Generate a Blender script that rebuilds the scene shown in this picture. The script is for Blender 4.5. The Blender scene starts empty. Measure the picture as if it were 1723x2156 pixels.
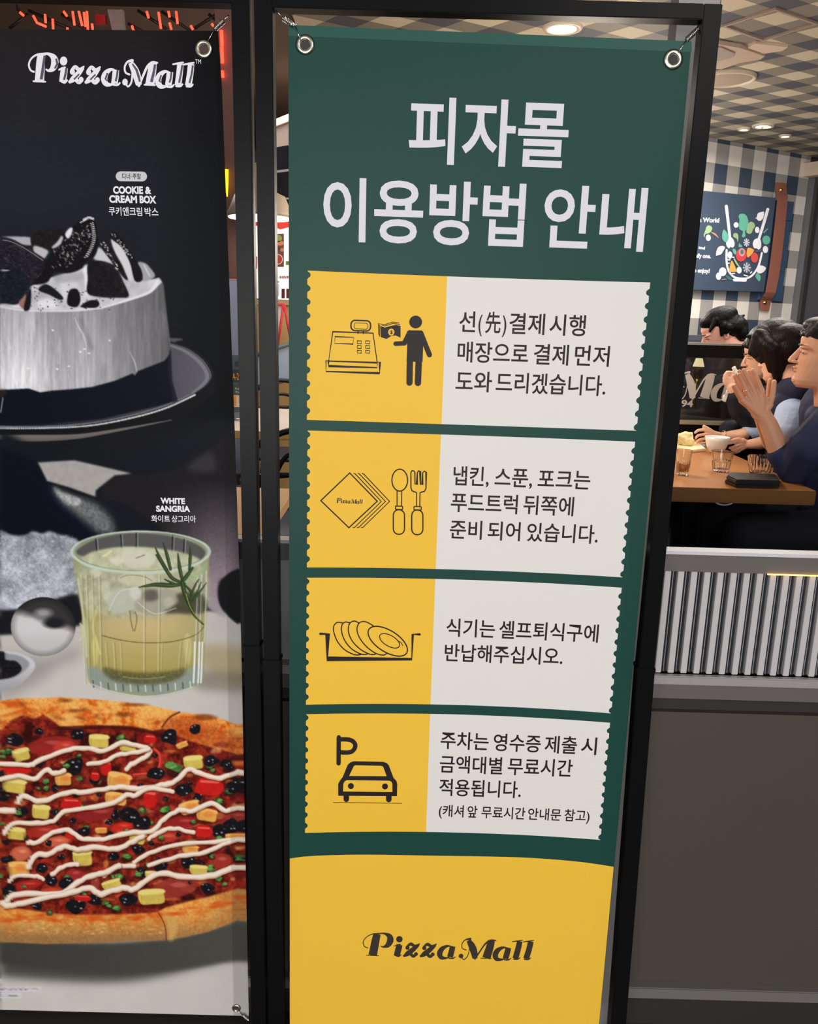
import bpy, bmesh, math, random
import numpy as np
from mathutils import Vector, Matrix
random.seed(7); rng = np.random.default_rng(7)
SC = bpy.context.scene
COL = SC.collection

# ------------------------------------------------------------------ camera
FPX, PITCH, ROLL, EYE = 1750.0, math.radians(13.4), math.radians(1.6), 1.48
IW, IH = 1723.0, 2156.0
fwd = np.array([0, math.cos(PITCH), -math.sin(PITCH)])
up0 = np.array([0, math.sin(PITCH), math.cos(PITCH)])
rgt = math.cos(ROLL)*np.array([1, 0, 0]) + math.sin(ROLL)*up0
upv = -math.sin(ROLL)*np.array([1, 0, 0]) + math.cos(ROLL)*up0
cd = bpy.data.cameras.new('camera'); cam = bpy.data.objects.new('camera', cd); COL.objects.link(cam)
cd.sensor_fit = 'VERTICAL'; cd.sensor_height = 24.0; cd.lens = 24.0*FPX/IH; cd.clip_start = 0.02
M = Matrix(((rgt[0], upv[0], -fwd[0], 0), (rgt[1], upv[1], -fwd[1], 0), (rgt[2], upv[2], -fwd[2], EYE), (0, 0, 0, 1)))
cam.matrix_world = M
SC.camera = cam

# ------------------------------------------------------------------ light and exposure
SC.view_settings.view_transform = 'Standard'; SC.view_settings.look = 'None'
SC.view_settings.exposure = 0.0; SC.view_settings.gamma = 1.0
SC.view_settings.use_curve_mapping = False
wd = bpy.data.worlds.new('world'); SC.world = wd; wd.use_nodes = True
wd.node_tree.nodes['Background'].inputs[0].default_value = (0.80, 0.86, 1.0, 1)
wd.node_tree.nodes['Background'].inputs[1].default_value = 0.28

def area(name, loc, target, size, power, color=(1, 1, 1), size_y=None):
    d = bpy.data.lights.new(name, 'AREA'); d.energy = power; d.color = color; d.size = size
    if size_y: d.shape = 'RECTANGLE'; d.size_y = size_y
    o = bpy.data.objects.new(name, d); COL.objects.link(o); o.location = loc
    o.rotation_euler = (Vector(target)-Vector(loc)).to_track_quat('-Z', 'Y').to_euler()
    return o
# shop fronts and ceiling panels of the corridor behind the photographer
area('corridor_light', (-0.5, -3.4, 1.3), (0.0, 1.3, 0.7), 2.6, 146, (1.0, 0.975, 0.95), size_y=1.8)
area('corridor_light', (1.3, -1.6, 2.95), (0.3, 1.3, 0.6), 1.2, 26, (1.0, 0.96, 0.90))
# restaurant ceiling panels and unseen point fills added to brighten ceiling and wall
area('restaurant_light', (2.0, 3.2, 2.50), (2.0, 3.2, 0), 1.3, 30, (1.0, 0.90, 0.76))
area('restaurant_light', (1.9, 4.5, 2.50), (1.9, 4.5, 0), 1.0, 40, (1.0, 0.95, 0.88))
area('restaurant_light', (-1.0, 4.3, 2.50), (-1.0, 4.6, 0), 1.2, 26, (1.0, 0.93, 0.84))
def fill_point(loc, p, c=(1.0, 0.88, 0.72)):
    d = bpy.data.lights.new('fill_glow', 'POINT'); d.energy = p; d.color = c; d.shadow_soft_size = 0.12
    o = bpy.data.objects.new('fill_glow', d); COL.objects.link(o); o.location = loc
fill_point((0.55, 3.1, 1.75), 22); fill_point((0.9, 4.4, 1.75), 18); fill_point((3.3, 3.3, 1.6), 26); fill_point((1.15, 4.75, 1.85), 16, (1.0, 0.94, 0.86))

# ------------------------------------------------------------------ helpers
def ray(x, y): return fwd*FPX + rgt*(x-IW/2) - upv*(y-IH/2)
def W(x, y, Y):
    """the point of the vertical plane at distance Y that a line of sight meets"""
    d = ray(x, y); p = d*(Y/d[1]); return Vector((p[0], p[1], p[2]+EYE))
def Zp(x, y, z):
    d = ray(x, y); p = d*((z-EYE)/d[2]); return Vector((p[0], p[1], p[2]+EYE))
def lin(c):
    c = np.asarray(c, float)/255.0
    return np.where(c <= 0.04045, c/12.92, ((c+0.055)/1.055)**2.4)

MATS = {}
def mat(name, rgb, rough=0.5, metal=0.0, spec=0.5, noise=0.0, nscale=40.0, bump=0.0, bscale=200.0, emit=None, estr=0.0, trans=0.0, ior=1.45, alpha=1.0, stretch=None, sheen=0.0, coat=0.0, k=0.9):
    """a procedural material: colour (as seen under full light, sRGB 0-255) with noise and relief"""
    if name in MATS: return MATS[name]
    m = bpy.data.materials.new(name); m.use_nodes = True; nt = m.node_tree
    b = nt.nodes['Principled BSDF']
    c = np.clip(lin(rgb)/k, 0, 0.95)
    b.inputs['Base Color'].default_value = (*c, 1)
    b.inputs['Roughness'].default_value = rough; b.inputs['Metallic'].default_value = metal
    b.inputs['Specular IOR Level'].default_value = spec; b.inputs['IOR'].default_value = ior
    b.inputs['Transmission Weight'].default_value = trans; b.inputs['Alpha'].default_value = alpha
    b.inputs['Coat Weight'].default_value = coat; b.inputs['Sheen Weight'].default_value = sheen
    tc = nt.nodes.new('ShaderNodeTexCoord'); mp = nt.nodes.new('ShaderNodeMapping')
    nt.links.new(tc.outputs['Object'], mp.inputs[0])
    if stretch: mp.inputs['Scale'].default_value = stretch
    nz = nt.nodes.new('ShaderNodeTexNoise'); nz.inputs['Scale'].default_value = nscale; nz.inputs['Detail'].default_value = 5
    nt.links.new(mp.outputs[0], nz.inputs['Vector'])
    if noise > 0:
        mx = nt.nodes.new('ShaderNodeMix'); mx.data_type = 'RGBA'
        mx.inputs[6].default_value = (*np.clip(c*(1-noise), 0, 1), 1); mx.inputs[7].default_value = (*np.clip(c*(1+noise), 0, 1), 1)
        nt.links.new(nz.outputs[0], mx.inputs[0]); nt.links.new(mx.outputs[2], b.inputs['Base Color'])
    if bump > 0:
        n2 = nt.nodes.new('ShaderNodeTexNoise'); n2.inputs['Scale'].default_value = bscale; n2.inputs['Detail'].default_value = 4
        nt.links.new(mp.outputs[0], n2.inputs['Vector'])
        bp = nt.nodes.new('ShaderNodeBump'); bp.inputs['Strength'].default_value = bump; bp.inputs['Distance'].default_value = 0.004
        nt.links.new(n2.outputs[0], bp.inputs['Height']); nt.links.new(bp.outputs[0], b.inputs['Normal'])
    if emit is not None:
        b.inputs['Emission Color'].default_value = (*lin(emit), 1); b.inputs['Emission Strength'].default_value = estr
    MATS[name] = m
    return m

def link(name, me, m=None, parent=None, smooth=False):
    o = bpy.data.objects.new(name, me); COL.objects.link(o)
    if m is not None: me.materials.append(m)
    if smooth: me.polygons.foreach_set('use_smooth', [True]*len(me.polygons))
    if parent is not None:
        o.parent = parent; o.matrix_parent_inverse = Matrix.Translation(-parent.location) if parent.location.length else Matrix()
    return o
def mesh(name, verts, faces, m=None, parent=None, smooth=False):
    me = bpy.data.meshes.new(name); me.from_pydata([tuple(v) for v in verts], [], faces); me.update()
    return link(name, me, m, parent, smooth)
def bmobj(name, bm, m=None, parent=None, smooth=False):
    bmesh.ops.recalc_face_normals(bm, faces=bm.faces)
    me = bpy.data.meshes.new(name); bm.to_mesh(me); bm.free(); return link(name, me, m, parent, smooth)
def thing(name, label, cat, loc=(0, 0, 0), group=None):
    o = bpy.data.objects.new(name, None); COL.objects.link(o); o.location = loc; o.empty_display_size = 0.05
    o['label'] = label; o['category'] = cat
    if group: o['group'] = group
    return o
def tag(o, label, cat, group=None):
    o['label'] = label; o['category'] = cat
    if group: o['group'] = group
    return o
def struct(o): o['kind'] = 'structure'; return o

def add_box(bm, lo, hi, bev=0.0):
    r = bmesh.ops.create_cube(bm, size=1.0); vs = r['verts']
    for v in vs: v.co = Vector([lo[i]+(v.co[i]+0.5)*(hi[i]-lo[i]) for i in range(3)])
    if bev > 0:
        es = list({e for v in vs for e in v.link_edges})
        bmesh.ops.bevel(bm, geom=es, offset=bev, segments=2, affect='EDGES')
    return vs
def box(name, lo, hi, m, parent=None, bev=0.0, mtx=None):
    bm = bmesh.new(); add_box(bm, lo, hi, bev)
    if mtx is not None: bm.transform(mtx)
    return bmobj(name, bm, m, parent)
def add_prism(bm, quad_front, depth):
    """quad_front: 4+ points of the face towards the viewer; extruded by the vector depth"""
    a = [bm.verts.new(p) for p in quad_front]; b = [bm.verts.new(Vector(p)+Vector(depth)) for p in quad_front]
    n = len(a); bm.faces.new(a); bm.faces.new(b[::-1])
    for i in range(n): bm.faces.new((a[i], b[i], b[(i+1) % n], a[(i+1) % n]))
def prism(name, pts, depth, m, parent=None, bev=0.0):
    bm = bmesh.new(); add_prism(bm, pts, depth)
    if bev > 0: bmesh.ops.bevel(bm, geom=list(bm.edges), offset=bev, segments=2, affect='EDGES')
    return bmobj(name, bm, m, parent)
def frame_at(p, q):
    z = (Vector(q)-Vector(p)).normalized(); a = Vector((0, 0, 1)) if abs(z.z) < 0.9 else Vector((1, 0, 0))
    x = z.cross(a).normalized(); return x, z.cross(x)
def add_tube(bm, pts, rad, seg=8, cap=True):
    pts = [Vector(p) for p in pts]; n = len(pts); rads = rad if hasattr(rad, '__len__') else [rad]*n
    rings = []; x = None
    for i, p in enumerate(pts):
        t = (pts[min(i+1, n-1)]-pts[max(i-1, 0)]).normalized()
        if x is None:
            a = Vector((0, 0, 1)) if abs(t.z) < 0.9 else Vector((1, 0, 0)); x = t.cross(a).normalized()
        x = (x - t*x.dot(t)).normalized(); y = t.cross(x)
        rings.append([bm.verts.new(p+(x*math.cos(2*math.pi*k/seg)+y*math.sin(2*math.pi*k/seg))*rads[i]) for k in range(seg)])
    for a, b in zip(rings, rings[1:]):
        for k in range(seg): bm.faces.new((a[k], a[(k+1) % seg], b[(k+1) % seg], b[k]))
    if cap: bm.faces.new(rings[0][::-1]); bm.faces.new(rings[-1])
def tube(name, pts, rad, m, parent=None, seg=8, smooth=True):
    bm = bmesh.new(); add_tube(bm, pts, rad, seg); return bmobj(name, bm, m, parent, smooth)
def add_lathe(bm, prof, seg=32, origin=(0, 0, 0), axis='Z'):
    o = Vector(origin); rings = []
    for r, z in prof:
        rings.append([bm.verts.new(o+Vector((r*math.cos(2*math.pi*k/seg), r*math.sin(2*math.pi*k/seg), z))) for k in range(seg)])
    for a, b in zip(rings, rings[1:]):
        for k in range(seg): bm.faces.new((a[k], a[(k+1) % seg], b[(k+1) % seg], b[k]))
    return rings
def lathe(name, prof, origin, m, parent=None, seg=32, smooth=True, mtx=None):
    bm = bmesh.new(); add_lathe(bm, prof, seg)
    bmesh.ops.remove_doubles(bm, verts=bm.verts, dist=1e-6)
    if mtx is not None: bm.transform(mtx)
    bm.transform(Matrix.Translation(Vector(origin)))
    return bmobj(name, bm, m, parent, smooth)
def crom(P, n=8, closed=False):
    """Catmull-Rom through 2D (or ND) points"""
    P = np.asarray(P, float); k = len(P); out = []
    idx = range(k if closed else k-1)
    for i in idx:
        if closed: p0, p1, p2, p3 = P[(i-1) % k], P[i], P[(i+1) % k], P[(i+2) % k]
        else: p0, p1, p2, p3 = P[max(i-1, 0)], P[i], P[i+1], P[min(i+2, k-1)]
        for t in np.linspace(0, 1, n, endpoint=False):
            out.append(0.5*((2*p1)+(-p0+p2)*t+(2*p0-5*p1+4*p2-p3)*t*t+(-p0+3*p1-3*p2+p3)*t**3))
    if not closed: out.append(P[-1])
    return np.array(out)
# ================================================================== SETTING
FLOOR_IN = 0.23           # the restaurant floor is one step up
CEIL = 2.58
m_corr = mat('corridor_floor_stone', (70, 66, 62), 0.35, noise=0.2, nscale=8)
m_flin = mat('restaurant_floor_wood', (60, 52, 46), 0.5, noise=0.3, nscale=6)
struct(box('floor', (-4.5, -3.0, -0.05), (4.5, 1.62, 0.0), m_corr))
struct(box('floor', (-4.5, 1.66, 0.10), (5.5, 8.0, FLOOR_IN), m_flin))

ANG = math.radians(30.5)   # the gingham ceiling and back wall are set at an angle to the partition
def gingham(name, dark, mid, light, cell, ang, off=(0, 0), wall=False, rough=0.6, cell2=None, shear=0.0):
    m = bpy.data.materials.new(name); m.use_nodes = True; nt = m.node_tree; L = nt.links
    b = nt.nodes['Principled BSDF']; b.inputs['Roughness'].default_value = rough; b.inputs['Specular IOR Level'].default_value = 0.2
    tc = nt.nodes.new('ShaderNodeTexCoord'); sx = nt.nodes.new('ShaderNodeSeparateXYZ'); mp = nt.nodes.new('ShaderNodeMapping')
    mp.vector_type = 'POINT'; mp.inputs['Rotation'].default_value = (0, 0, -ang)
    L.new(tc.outputs['Object'], mp.inputs[0]); L.new(mp.outputs[0], sx.inputs[0])
    def stripe(sock, o, cell=cell):
        a = nt.nodes.new('ShaderNodeMath'); a.operation = 'MULTIPLY_ADD'; a.inputs[1].default_value = 0.5/cell; a.inputs[2].default_value = o
        L.new(sock, a.inputs[0])
        f = nt.nodes.new('ShaderNodeMath'); f.operation = 'FRACT'; L.new(a.outputs[0], f.inputs[0])
        g = nt.nodes.new('ShaderNodeMath'); g.operation = 'LESS_THAN'; g.inputs[1].default_value = 0.5; L.new(f.outputs[0], g.inputs[0])
        return g.outputs[0]
    sh = nt.nodes.new('ShaderNodeMath'); sh.operation = 'MULTIPLY_ADD'; sh.inputs[1].default_value = shear; L.new(sx.outputs[1], sh.inputs[0]); L.new(sx.outputs[0], sh.inputs[2])
    s1 = stripe(sh.outputs[0], off[0]); s2 = stripe(sx.outputs[2 if wall else 1], off[1], cell2 or cell)
    ad = nt.nodes.new('ShaderNodeMath'); ad.operation = 'ADD'; L.new(s1, ad.inputs[0]); L.new(s2, ad.inputs[1])
    dv = nt.nodes.new('ShaderNodeMath'); dv.operation = 'MULTIPLY'; dv.inputs[1].default_value = 0.5; L.new(ad.outputs[0], dv.inputs[0])
    cr = nt.nodes.new('ShaderNodeValToRGB'); cr.color_ramp.interpolation = 'CONSTANT'
    e = cr.color_ramp.elements; e[0].position = 0; e[0].color = (*lin(light), 1); e[1].position = 0.75; e[1].color = (*lin(dark), 1)
    n = e.new(0.25); n.color = (*lin(mid), 1)
    L.new(dv.outputs[0], cr.inputs[0])
    nz = nt.nodes.new('ShaderNodeTexNoise'); nz.inputs['Scale'].default_value = 60
    mx = nt.nodes.new('ShaderNodeMix'); mx.data_type = 'RGBA'; mx.blend_type = 'MULTIPLY'; mx.inputs[0].default_value = 0.12
    L.new(cr.outputs[0], mx.inputs[6]); L.new(nz.outputs[1], mx.inputs[7]); L.new(mx.outputs[2], b.inputs['Base Color'])
    return m

m_ceil = gingham('gingham_ceiling_print', (86, 84, 92), (132, 124, 113), (198, 184, 160), 0.1285, ANG, (0.18, 0.97), cell2=0.106, shear=0.1566)
struct(box('ceiling', (-0.50, 1.75, CEIL), (6.2, 8.2, CEIL+0.08), m_ceil))
m_dceil = mat('dark_kitchen_ceiling', (84, 70, 60), 0.6, noise=0.3, nscale=3)
struct(box('ceiling', (-4.5, 1.75, CEIL+0.02), (-0.51, 8.2, CEIL+0.1), m_dceil))
struct(box('ceiling', (-4.5, -3.0, 3.3), (4.5, 1.70, 3.4), mat('corridor_ceiling_paint', (150, 148, 146), 0.8, noise=0.05)))
# closed-in surroundings that the frame never quite reaches
m_side = mat('restaurant_side_paint', (92, 84, 78), 0.8, noise=0.1, nscale=3)
struct(box('wall_left', (-4.6, 1.75, 0), (-4.5, 8.2, CEIL), m_side))
struct(box('wall_right', (5.5, 1.75, 0), (5.6, 8.2, CEIL), m_side))
m_brown = mat('brown_plaster', (112, 82, 74), 0.75, noise=0.08, nscale=5)
struct(box('wall_back', (-4.5, 6.4, 0), (1.2, 6.5, CEIL), mat('dark_back_paint', (70, 60, 55), 0.8, noise=0.15, nscale=3)))

# gingham back wall, at ANG to the partition: local x runs along the wall, local y goes away
WALLM = Matrix.Translation((1.796, 5.50, 0)) @ Matrix.Rotation(ANG, 4, 'Z')
m_wallp = gingham('gingham_wall_print', (62, 74, 92), (158, 155, 152), (226, 220, 214), 0.117, 0, (0.794, 0.073), wall=True)
wb = box('wall_back', (-1.3, 0, FLOOR_IN), (0.970, 0.08, CEIL), m_wallp); struct(wb); wb.matrix_world = WALLM
m_grey = mat('charcoal_wall_paint', (84, 84, 90), 0.7, noise=0.06, nscale=6)
wc = box('wall_back', (0.971, -0.05, FLOOR_IN), (2.6, 0.2, 2.44), m_grey); struct(wc); wc.matrix_world = WALLM
wt = box('trim_1', (0.971, -0.075, FLOOR_IN), (1.012, -0.05, 2.44), mat('dark_corner_trim', (48, 46, 50), 0.5)); struct(wt); wt.matrix_world = WALLM
ws = box('wall_back', (0.90, -0.16, 2.445), (2.6, 0.2, 2.53), mat('tan_soffit_paint', (190, 172, 156), 0.7, noise=0.05)); struct(ws); ws.matrix_world = WALLM

# ceiling access hatch: a thin raised frame
hc = [Zp(*q, CEIL) for q in [(1634, 15), (1723.5, 46.5), (1607, 83), (1521, 52)]]
bm = bmesh.new()
ctr = sum(hc, Vector())/4
for i in range(4):
    a, b = hc[i], hc[(i+1) % 4]
    ai, bi = a+(ctr-a)*0.085, b+(ctr-b)*0.085
    add_prism(bm, [a, b, bi, ai], (0, 0, -0.008))
hatch = bmobj('ceiling_hatch', bm, mat('hatch_edge_paint', (150, 130, 116), 0.6))
tag(hatch, 'square access hatch frame set flush in the checked ceiling', 'hatch')

def downlight(px, py, r, label, group=None, power=6, estr=30, housing=True):
    c = Zp(px, py, CEIL)
    t = thing('downlight', label, 'ceiling light', (c.x, c.y, CEIL), group)
    lathe('trim_ring', [(r*0.80, -0.004), (r*0.86, -0.010), (r*1.12, -0.009), (r*1.2, -0.0005)], (c.x, c.y, CEIL), mat('downlight_ring_paint', (190, 176, 158), 0.4), t, 32)
    bm = bmesh.new(); bmesh.ops.create_circle(bm, cap_ends=True, segments=28, radius=r*0.82)
    bm.transform(Matrix.Translation((c.x, c.y, CEIL-0.0035)))
    bmobj('lamp_lens', bm, mat('downlight_glow_%d' % int(estr), (255, 246, 226), 0.4, emit=(255, 246, 224), estr=estr), t)
    return t
downlight(1185, 57, 0.066, 'bright round downlight in the ceiling above the green banner', estr=22)
downlight(1567, 271, 0.030, 'small lit spotlight in the ceiling, left of the brighter one', 'small ceiling spots', estr=12)
downlight(1654, 285, 0.030, 'small lit spotlight in the ceiling, right of the brighter one', 'small ceiling spots', estr=12)
downlight(1608, 264, 0.052, 'wide bright ceiling spotlight between two small ones', 'small ceiling spots', estr=18)
downlight(1617, 265, 0.03, 'glowing rim lamp touching the wide ceiling spotlight on its right', 'small ceiling spots', estr=12)
# round speaker and the boxy ceiling cassette
c = Zp(1530, 163, CEIL)
t = thing('ceiling_speaker', 'flat round tan speaker cover on the checked ceiling', 'speaker', (c.x, c.y, CEIL))
lathe('grille', [(0.0, -0.012), (0.10, -0.012), (0.118, -0.006)], c, mat('speaker_cloth_tan', (150, 132, 116), 0.7, noise=0.1, nscale=300), t)
lathe('rim', [(0.116, -0.005), (0.121, -0.016), (0.130, -0.014), (0.134, 0.0)], c, mat('speaker_rim_tan', (186, 170, 150), 0.5), t)
t = thing('air_conditioner', 'pale cassette air conditioner set in the checked ceiling', 'air conditioner', tuple(Zp(1560, 112, CEIL)))
def zpl(name, pts, d, m, z=CEIL): return prism(name, [Zp(x, y, z) for x, y in pts], (0, 0, -d), m, t)
zpl('body', ((1440, 66), (1512, 84), (1560, 92), (1612, 110), (1602, 117), (1560, 124), (1519, 138), (1440, 128)), 0.016, mat('air_con_plastic', (176, 152, 134), 0.5, noise=0.03))
zpl('louvre', ((1575, 96), (1590, 86), (1660, 94), (1648, 102), (1608, 108)), 0.010, mat('air_con_louvre_plastic', (196, 172, 152), 0.4))
zpl('grille', ((1440, 90), (1520, 98), (1548, 110), (1545, 118), (1515, 126), (1440, 116)), 0.005, mat('air_con_grille_plastic', (150, 134, 124), 0.5, noise=0.05), CEIL-0.0165)

# ================================================================== PARTITION in front of the restaurant
PY = 1.50
def zr(y): return W(1404, y, PY).z
m_rail = mat('partition_rail_aluminium', (204, 202, 208), 0.35, 0.0, noise=0.04, nscale=20)
m_pg = mat('partition_grey_laminate', (98, 93, 90), 0.5, noise=0.04, nscale=12)
m_pd = mat('partition_dark_laminate', (76, 69, 63), 0.42, noise=0.06, nscale=3)
m_pr = mat('partition_recess_paint', (44, 40, 38), 0.6)
part = thing('partition_wall', 'low grey partition with chrome ribbed band dividing corridor from restaurant', 'partition', (0, PY, 0))
X0, X1 = -2.2, 2.4
box('top_rail', (X0, PY, zr(1167)), (X1, PY+0.032, zr(1160)), m_rail, part, 0.001)
box('upper_panel', (X0, PY+0.006, zr(1204)), (X1, PY+0.031, zr(1167)-0.0005), m_pg, part)
box('rib_backing', (X0, PY+0.024, zr(1421)), (X1, PY+0.031, zr(1204)-0.0005), mat('rib_backing_grey', (150, 146, 146), 0.45, noise=0.04), part)
box('ledge', (X0, PY-0.004, zr(1440)), (X1, PY+0.010, zr(1422)), mat('ledge_brushed_silver', (168, 164, 162), 0.4, 0.3, noise=0.15, nscale=120, stretch=(1, 6, 6)), part, 0.002)
box('middle_panel', (X0, PY+0.004, zr(1472)), (X1, PY+0.031, zr(1440)-0.0005), m_pg, part)
box('recess', (X0, PY+0.02, zr(1502)), (X1, PY+0.031, zr(1472)-0.0005), m_pr, part)
box('lower_panel', (X0, PY+0.008, 0.10), (X1, PY+0.031, zr(1502)-0.0005), m_pd, part)
box('skirting_ledge', (X0, PY-0.012, 0.072), (X1, PY+0.031, 0.0995), mat('skirting_ledge_paint', (112, 108, 104), 0.35), part, 0.002)
box('skirting', (X0, PY-0.002, 0.0), (X1, PY+0.031, 0.0715), m_pr, part)
# ribs: flat light strip and polished half-round in turn, each a piece of its own
m_strip = mat('rib_flat_grey', (190, 186, 186), 0.35, noise=0.05, nscale=30)
m_chr = mat('rib_polished_chrome', (122, 122, 128), 0.16, 1.0, bump=0.3, bscale=22)
PITCHX = 0.0250
z0, z1 = zr(1421), zr(1204)-0.001
bm = bmesh.new(); add_box(bm, (-0.0058, 0, z0), (0.0058, 0.014, z1), 0.0008); me_strip = bpy.data.meshes.new('rib_strip'); bm.to_mesh(me_strip); bm.free(); me_strip.materials.append(m_strip)
bm = bmesh.new(); sg = 8
ra = [[bm.verts.new((0.0066*math.cos(math.pi*k/sg), -0.008*math.sin(math.pi*k/sg)+0.012, z)) for k in range(sg+1)] for z in (z0, z1)]
for k in range(sg): bm.faces.new((ra[0][k], ra[1][k], ra[1][k+1], ra[0][k+1]))
me_chr = bpy.data.meshes.new('rib_round'); bm.to_mesh(me_chr); bm.free(); me_chr.materials.append(m_chr)
me_chr.polygons.foreach_set('use_smooth', [True]*len(me_chr.polygons))
for i in range(-26, 46):
    x = 0.470 + i*PITCHX
    if not (-0.34 < x < 1.1): continue
    for me, nm, dx in ((me_strip, 'flat_rib', 0.0), (me_chr, 'round_rib', PITCHX/2)):
        o = bpy.data.objects.new(nm, me); COL.objects.link(o); o.parent = part
        o.matrix_parent_inverse = Matrix.Translation(-part.location); o.location = (x+dx, PY+0.010, 0)
box('added_glow_strip', (0.68, PY+0.0015, zr(1204)-0.0012), (1.15, PY+0.0045, zr(1204)+0.0006), mat('added_warm_glow', (255, 196, 110), .5, emit=(255, 186, 96), estr=3.5), part)  # glowing strip added to mimic a lamp's warm reflection on the ribs
# grey mullion beside the banner
mu = box('trim_2', (0.396, PY-0.062, 0.0), (0.460, PY-0.016, 2.45), mat('mullion_grey_metal', (146, 140, 140), 0.4, 0.0, noise=0.05)); struct(mu)
mu2 = box('trim_3', (0.4605, PY-0.064, 0.0), (0.4625, PY-0.02, 2.45), mat('mullion_edge_highlight', (176, 160, 132), 0.4)); struct(mu2)  # cream strip paints the highlight along the post's inner edge

# ================================================================== BANNER STANDS
m_blk = mat('black_powder_coat', (15, 14, 15), 0.3, 0.0, 0.10, noise=0.1, nscale=60)
m_edge = mat('black_tube_gloss', (120, 114, 108), 0.18, 0.6)
m_spring = mat('spring_steel', (200, 196, 190), 0.2, 1.0)
SF, SB = 1.335, 1.362          # front and back of the tubes
def coil(p, q, r, turns, wire):
    p, q = Vector(p), Vector(q); x, y = frame_at(p, q); n = turns*12; pts = []
    for i in range(n+1):
        a = 2*math.pi*i/12; pts.append(p+(q-p)*(i/n)+(x*math.cos(a)+y*math.sin(a))*r)
    bm = bmesh.new(); add_tube(bm, pts, wire, 5); return bm
def stand(label, L, Rr, zt, tubew, springs, joint_z):
    """L, Rr: (x_top, x_bottom) of the outer edges; tubes SF..SB deep, telescoping legs, feet on the floor"""
    cx = (L[0]+Rr[0])/2
    t = thing('banner_stand', label, 'banner stand', (cx, (SF+SB)/2, 0))
    def xe(e, z): return e[1]+(e[0]-e[1])*(z/zt) if len(e) == 2 else float(np.interp(z, [0, e[3], zt], [e[2], e[1], e[0]]))   # e = x at the top and at the floor
    for e, s in ((L, 1), (Rr, -1)):
        def post(nm, za, zb, grow):
            a0, a1 = xe(e, za), xe(e, zb)
            pts = [(a0-s*grow, SF-grow, za), (a0+s*(tubew+grow), SF-grow, za), (a1+s*(tubew+grow), SF-grow, zb), (a1-s*grow, SF-grow, zb)]
            return prism(nm, pts, (0, SB-SF+2*grow, 0), m_blk, t, 0.0012)
        post('upper_post', joint_z[0 if s > 0 else 1], zt, 0)
        post('lower_post', 0.012, joint_z[0 if s > 0 else 1]+0.0, 0.0012)
        post('joint_collar', joint_z[0 if s > 0 else 1]-0.004, joint_z[0 if s > 0 else 1]+0.004, 0.0022)
        xa = xe(e, 0)+s*tubew/2
        box('foot', (xa-0.0155, SF-0.16, 0.0), (xa+0.0155, SB+0.09, 0.012), m_blk, t, 0.003)
        # inner edge strip
    box('top_bar', (L[0]+tubew, SF, zt-0.021), (Rr[0]-tubew, SB, zt), m_blk, t, 0.0012)
    box('bottom_bar', (xe(L, 0.06)+tubew, SF, 0.045), (xe(Rr, 0.06)-tubew, SB, 0.068), m_blk, t, 0.0012)
    for (a, b, c, d) in springs:       # hook, coil start, coil end, hook end
        bm = coil(b, c, 0.0036, 9, 0.00075)
        sp = bmobj('spring', bm, m_spring, t, True)
        tube('hook', [a, b], 0.0009, m_spring, sp, 6); tube('hook', [c, d], 0.0009, m_spring, sp, 6)
    return t
YB = 1.352
def wb3(q, Y=1.349): return tuple(W(q[0], q[1], Y))
gl = (-0.2444, -0.2434); gr = (0.4312, 0.4309, 0.4485, 0.8936)
ztop = W(1522, 8, SF).z
gsp = [(wb3((576, 16)), wb3((596, 38)), wb3((622, 56)), wb3((634, 86))),
       (wb3((1482, 48)), wb3((1470, 62)), wb3((1446, 84)), wb3((1428, 112)))]
stand('black tubular stand framing the green notice banner', gl, gr, ztop, 0.0268, gsp, (W(560, 1393, SF).z, W(1380, 1411, SF).z))
lr = (-0.2512, -0.2505); ll = (lr[0]-0.69, lr[1]-0.69)
lsp = [(wb3((482, 32)), wb3((470, 44)), wb3((452, 62)), wb3((436, 90))), (wb3((526, 2152)), wb3((522, 2146)), wb3((511, 2136)), wb3((499, 2128)))]
stand('black tubular stand framing the dark food poster on the left', ll, lr, ztop+0.004, 0.0262, lsp, (0.80, W(535, 1363, SF).z))

# ================================================================== PRINTS
VP = np.array([640.0, 8430.0])
def bowY(x, y):
    """how far the green banner bellies back (metres) at photo position x, y"""
    u = np.clip((x-610)/(800-(y-60)*0.085), 0, 1); s = np.clip((y-700)/1300, 0, 1)
    return 0.011*s*(4*u*(1-u))**0.7
def on_green(x, y, lift=0.0):
    return W(x, y, YB+bowY(x, y)-lift)
def on_flat(Y):
    return lambda x, y, lift=0.0: W(x, y, Y-lift)
def grid_patch(name, fn, top, bot, nx, ny, m, parent, lift=0.0, left=None, right=None, wrap=None):
    """fn(u,v)->(px,py)"""
    vs = []; fs = []
    for j in range(ny+1):
        for i in range(nx+1):
            x, y = fn(i/nx, j/ny); vs.append(wrap(x, y, lift))
    for j in range(ny):
        for i in range(nx):
            a = j*(nx+1)+i; fs.append((a, a+nx+1, a+nx+2, a+1))
    return mesh(name, vs, fs, m, parent)
TEXTC = {}
def glyphs(s, off):
    if (s, off) in TEXTC: return TEXTC[(s, off)]
    c = bpy.data.curves.new('t', 'FONT'); c.body = s; c.offset = off; c.resolution_u = 4
    o = bpy.data.objects.new('t', c); COL.objects.link(o)
    dg = bpy.context.evaluated_depsgraph_get(); dg.update()
    me = o.evaluated_get(dg).to_mesh()
    V = np.array([v.co[:2] for v in me.vertices]); Fc = [tuple(p.vertices) for p in me.polygons]
    o.evaluated_get(dg).to_mesh_clear(); bpy.data.objects.remove(o); bpy.data.curves.remove(c)
    TEXTC[(s, off)] = (V, Fc); return V, Fc
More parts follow.
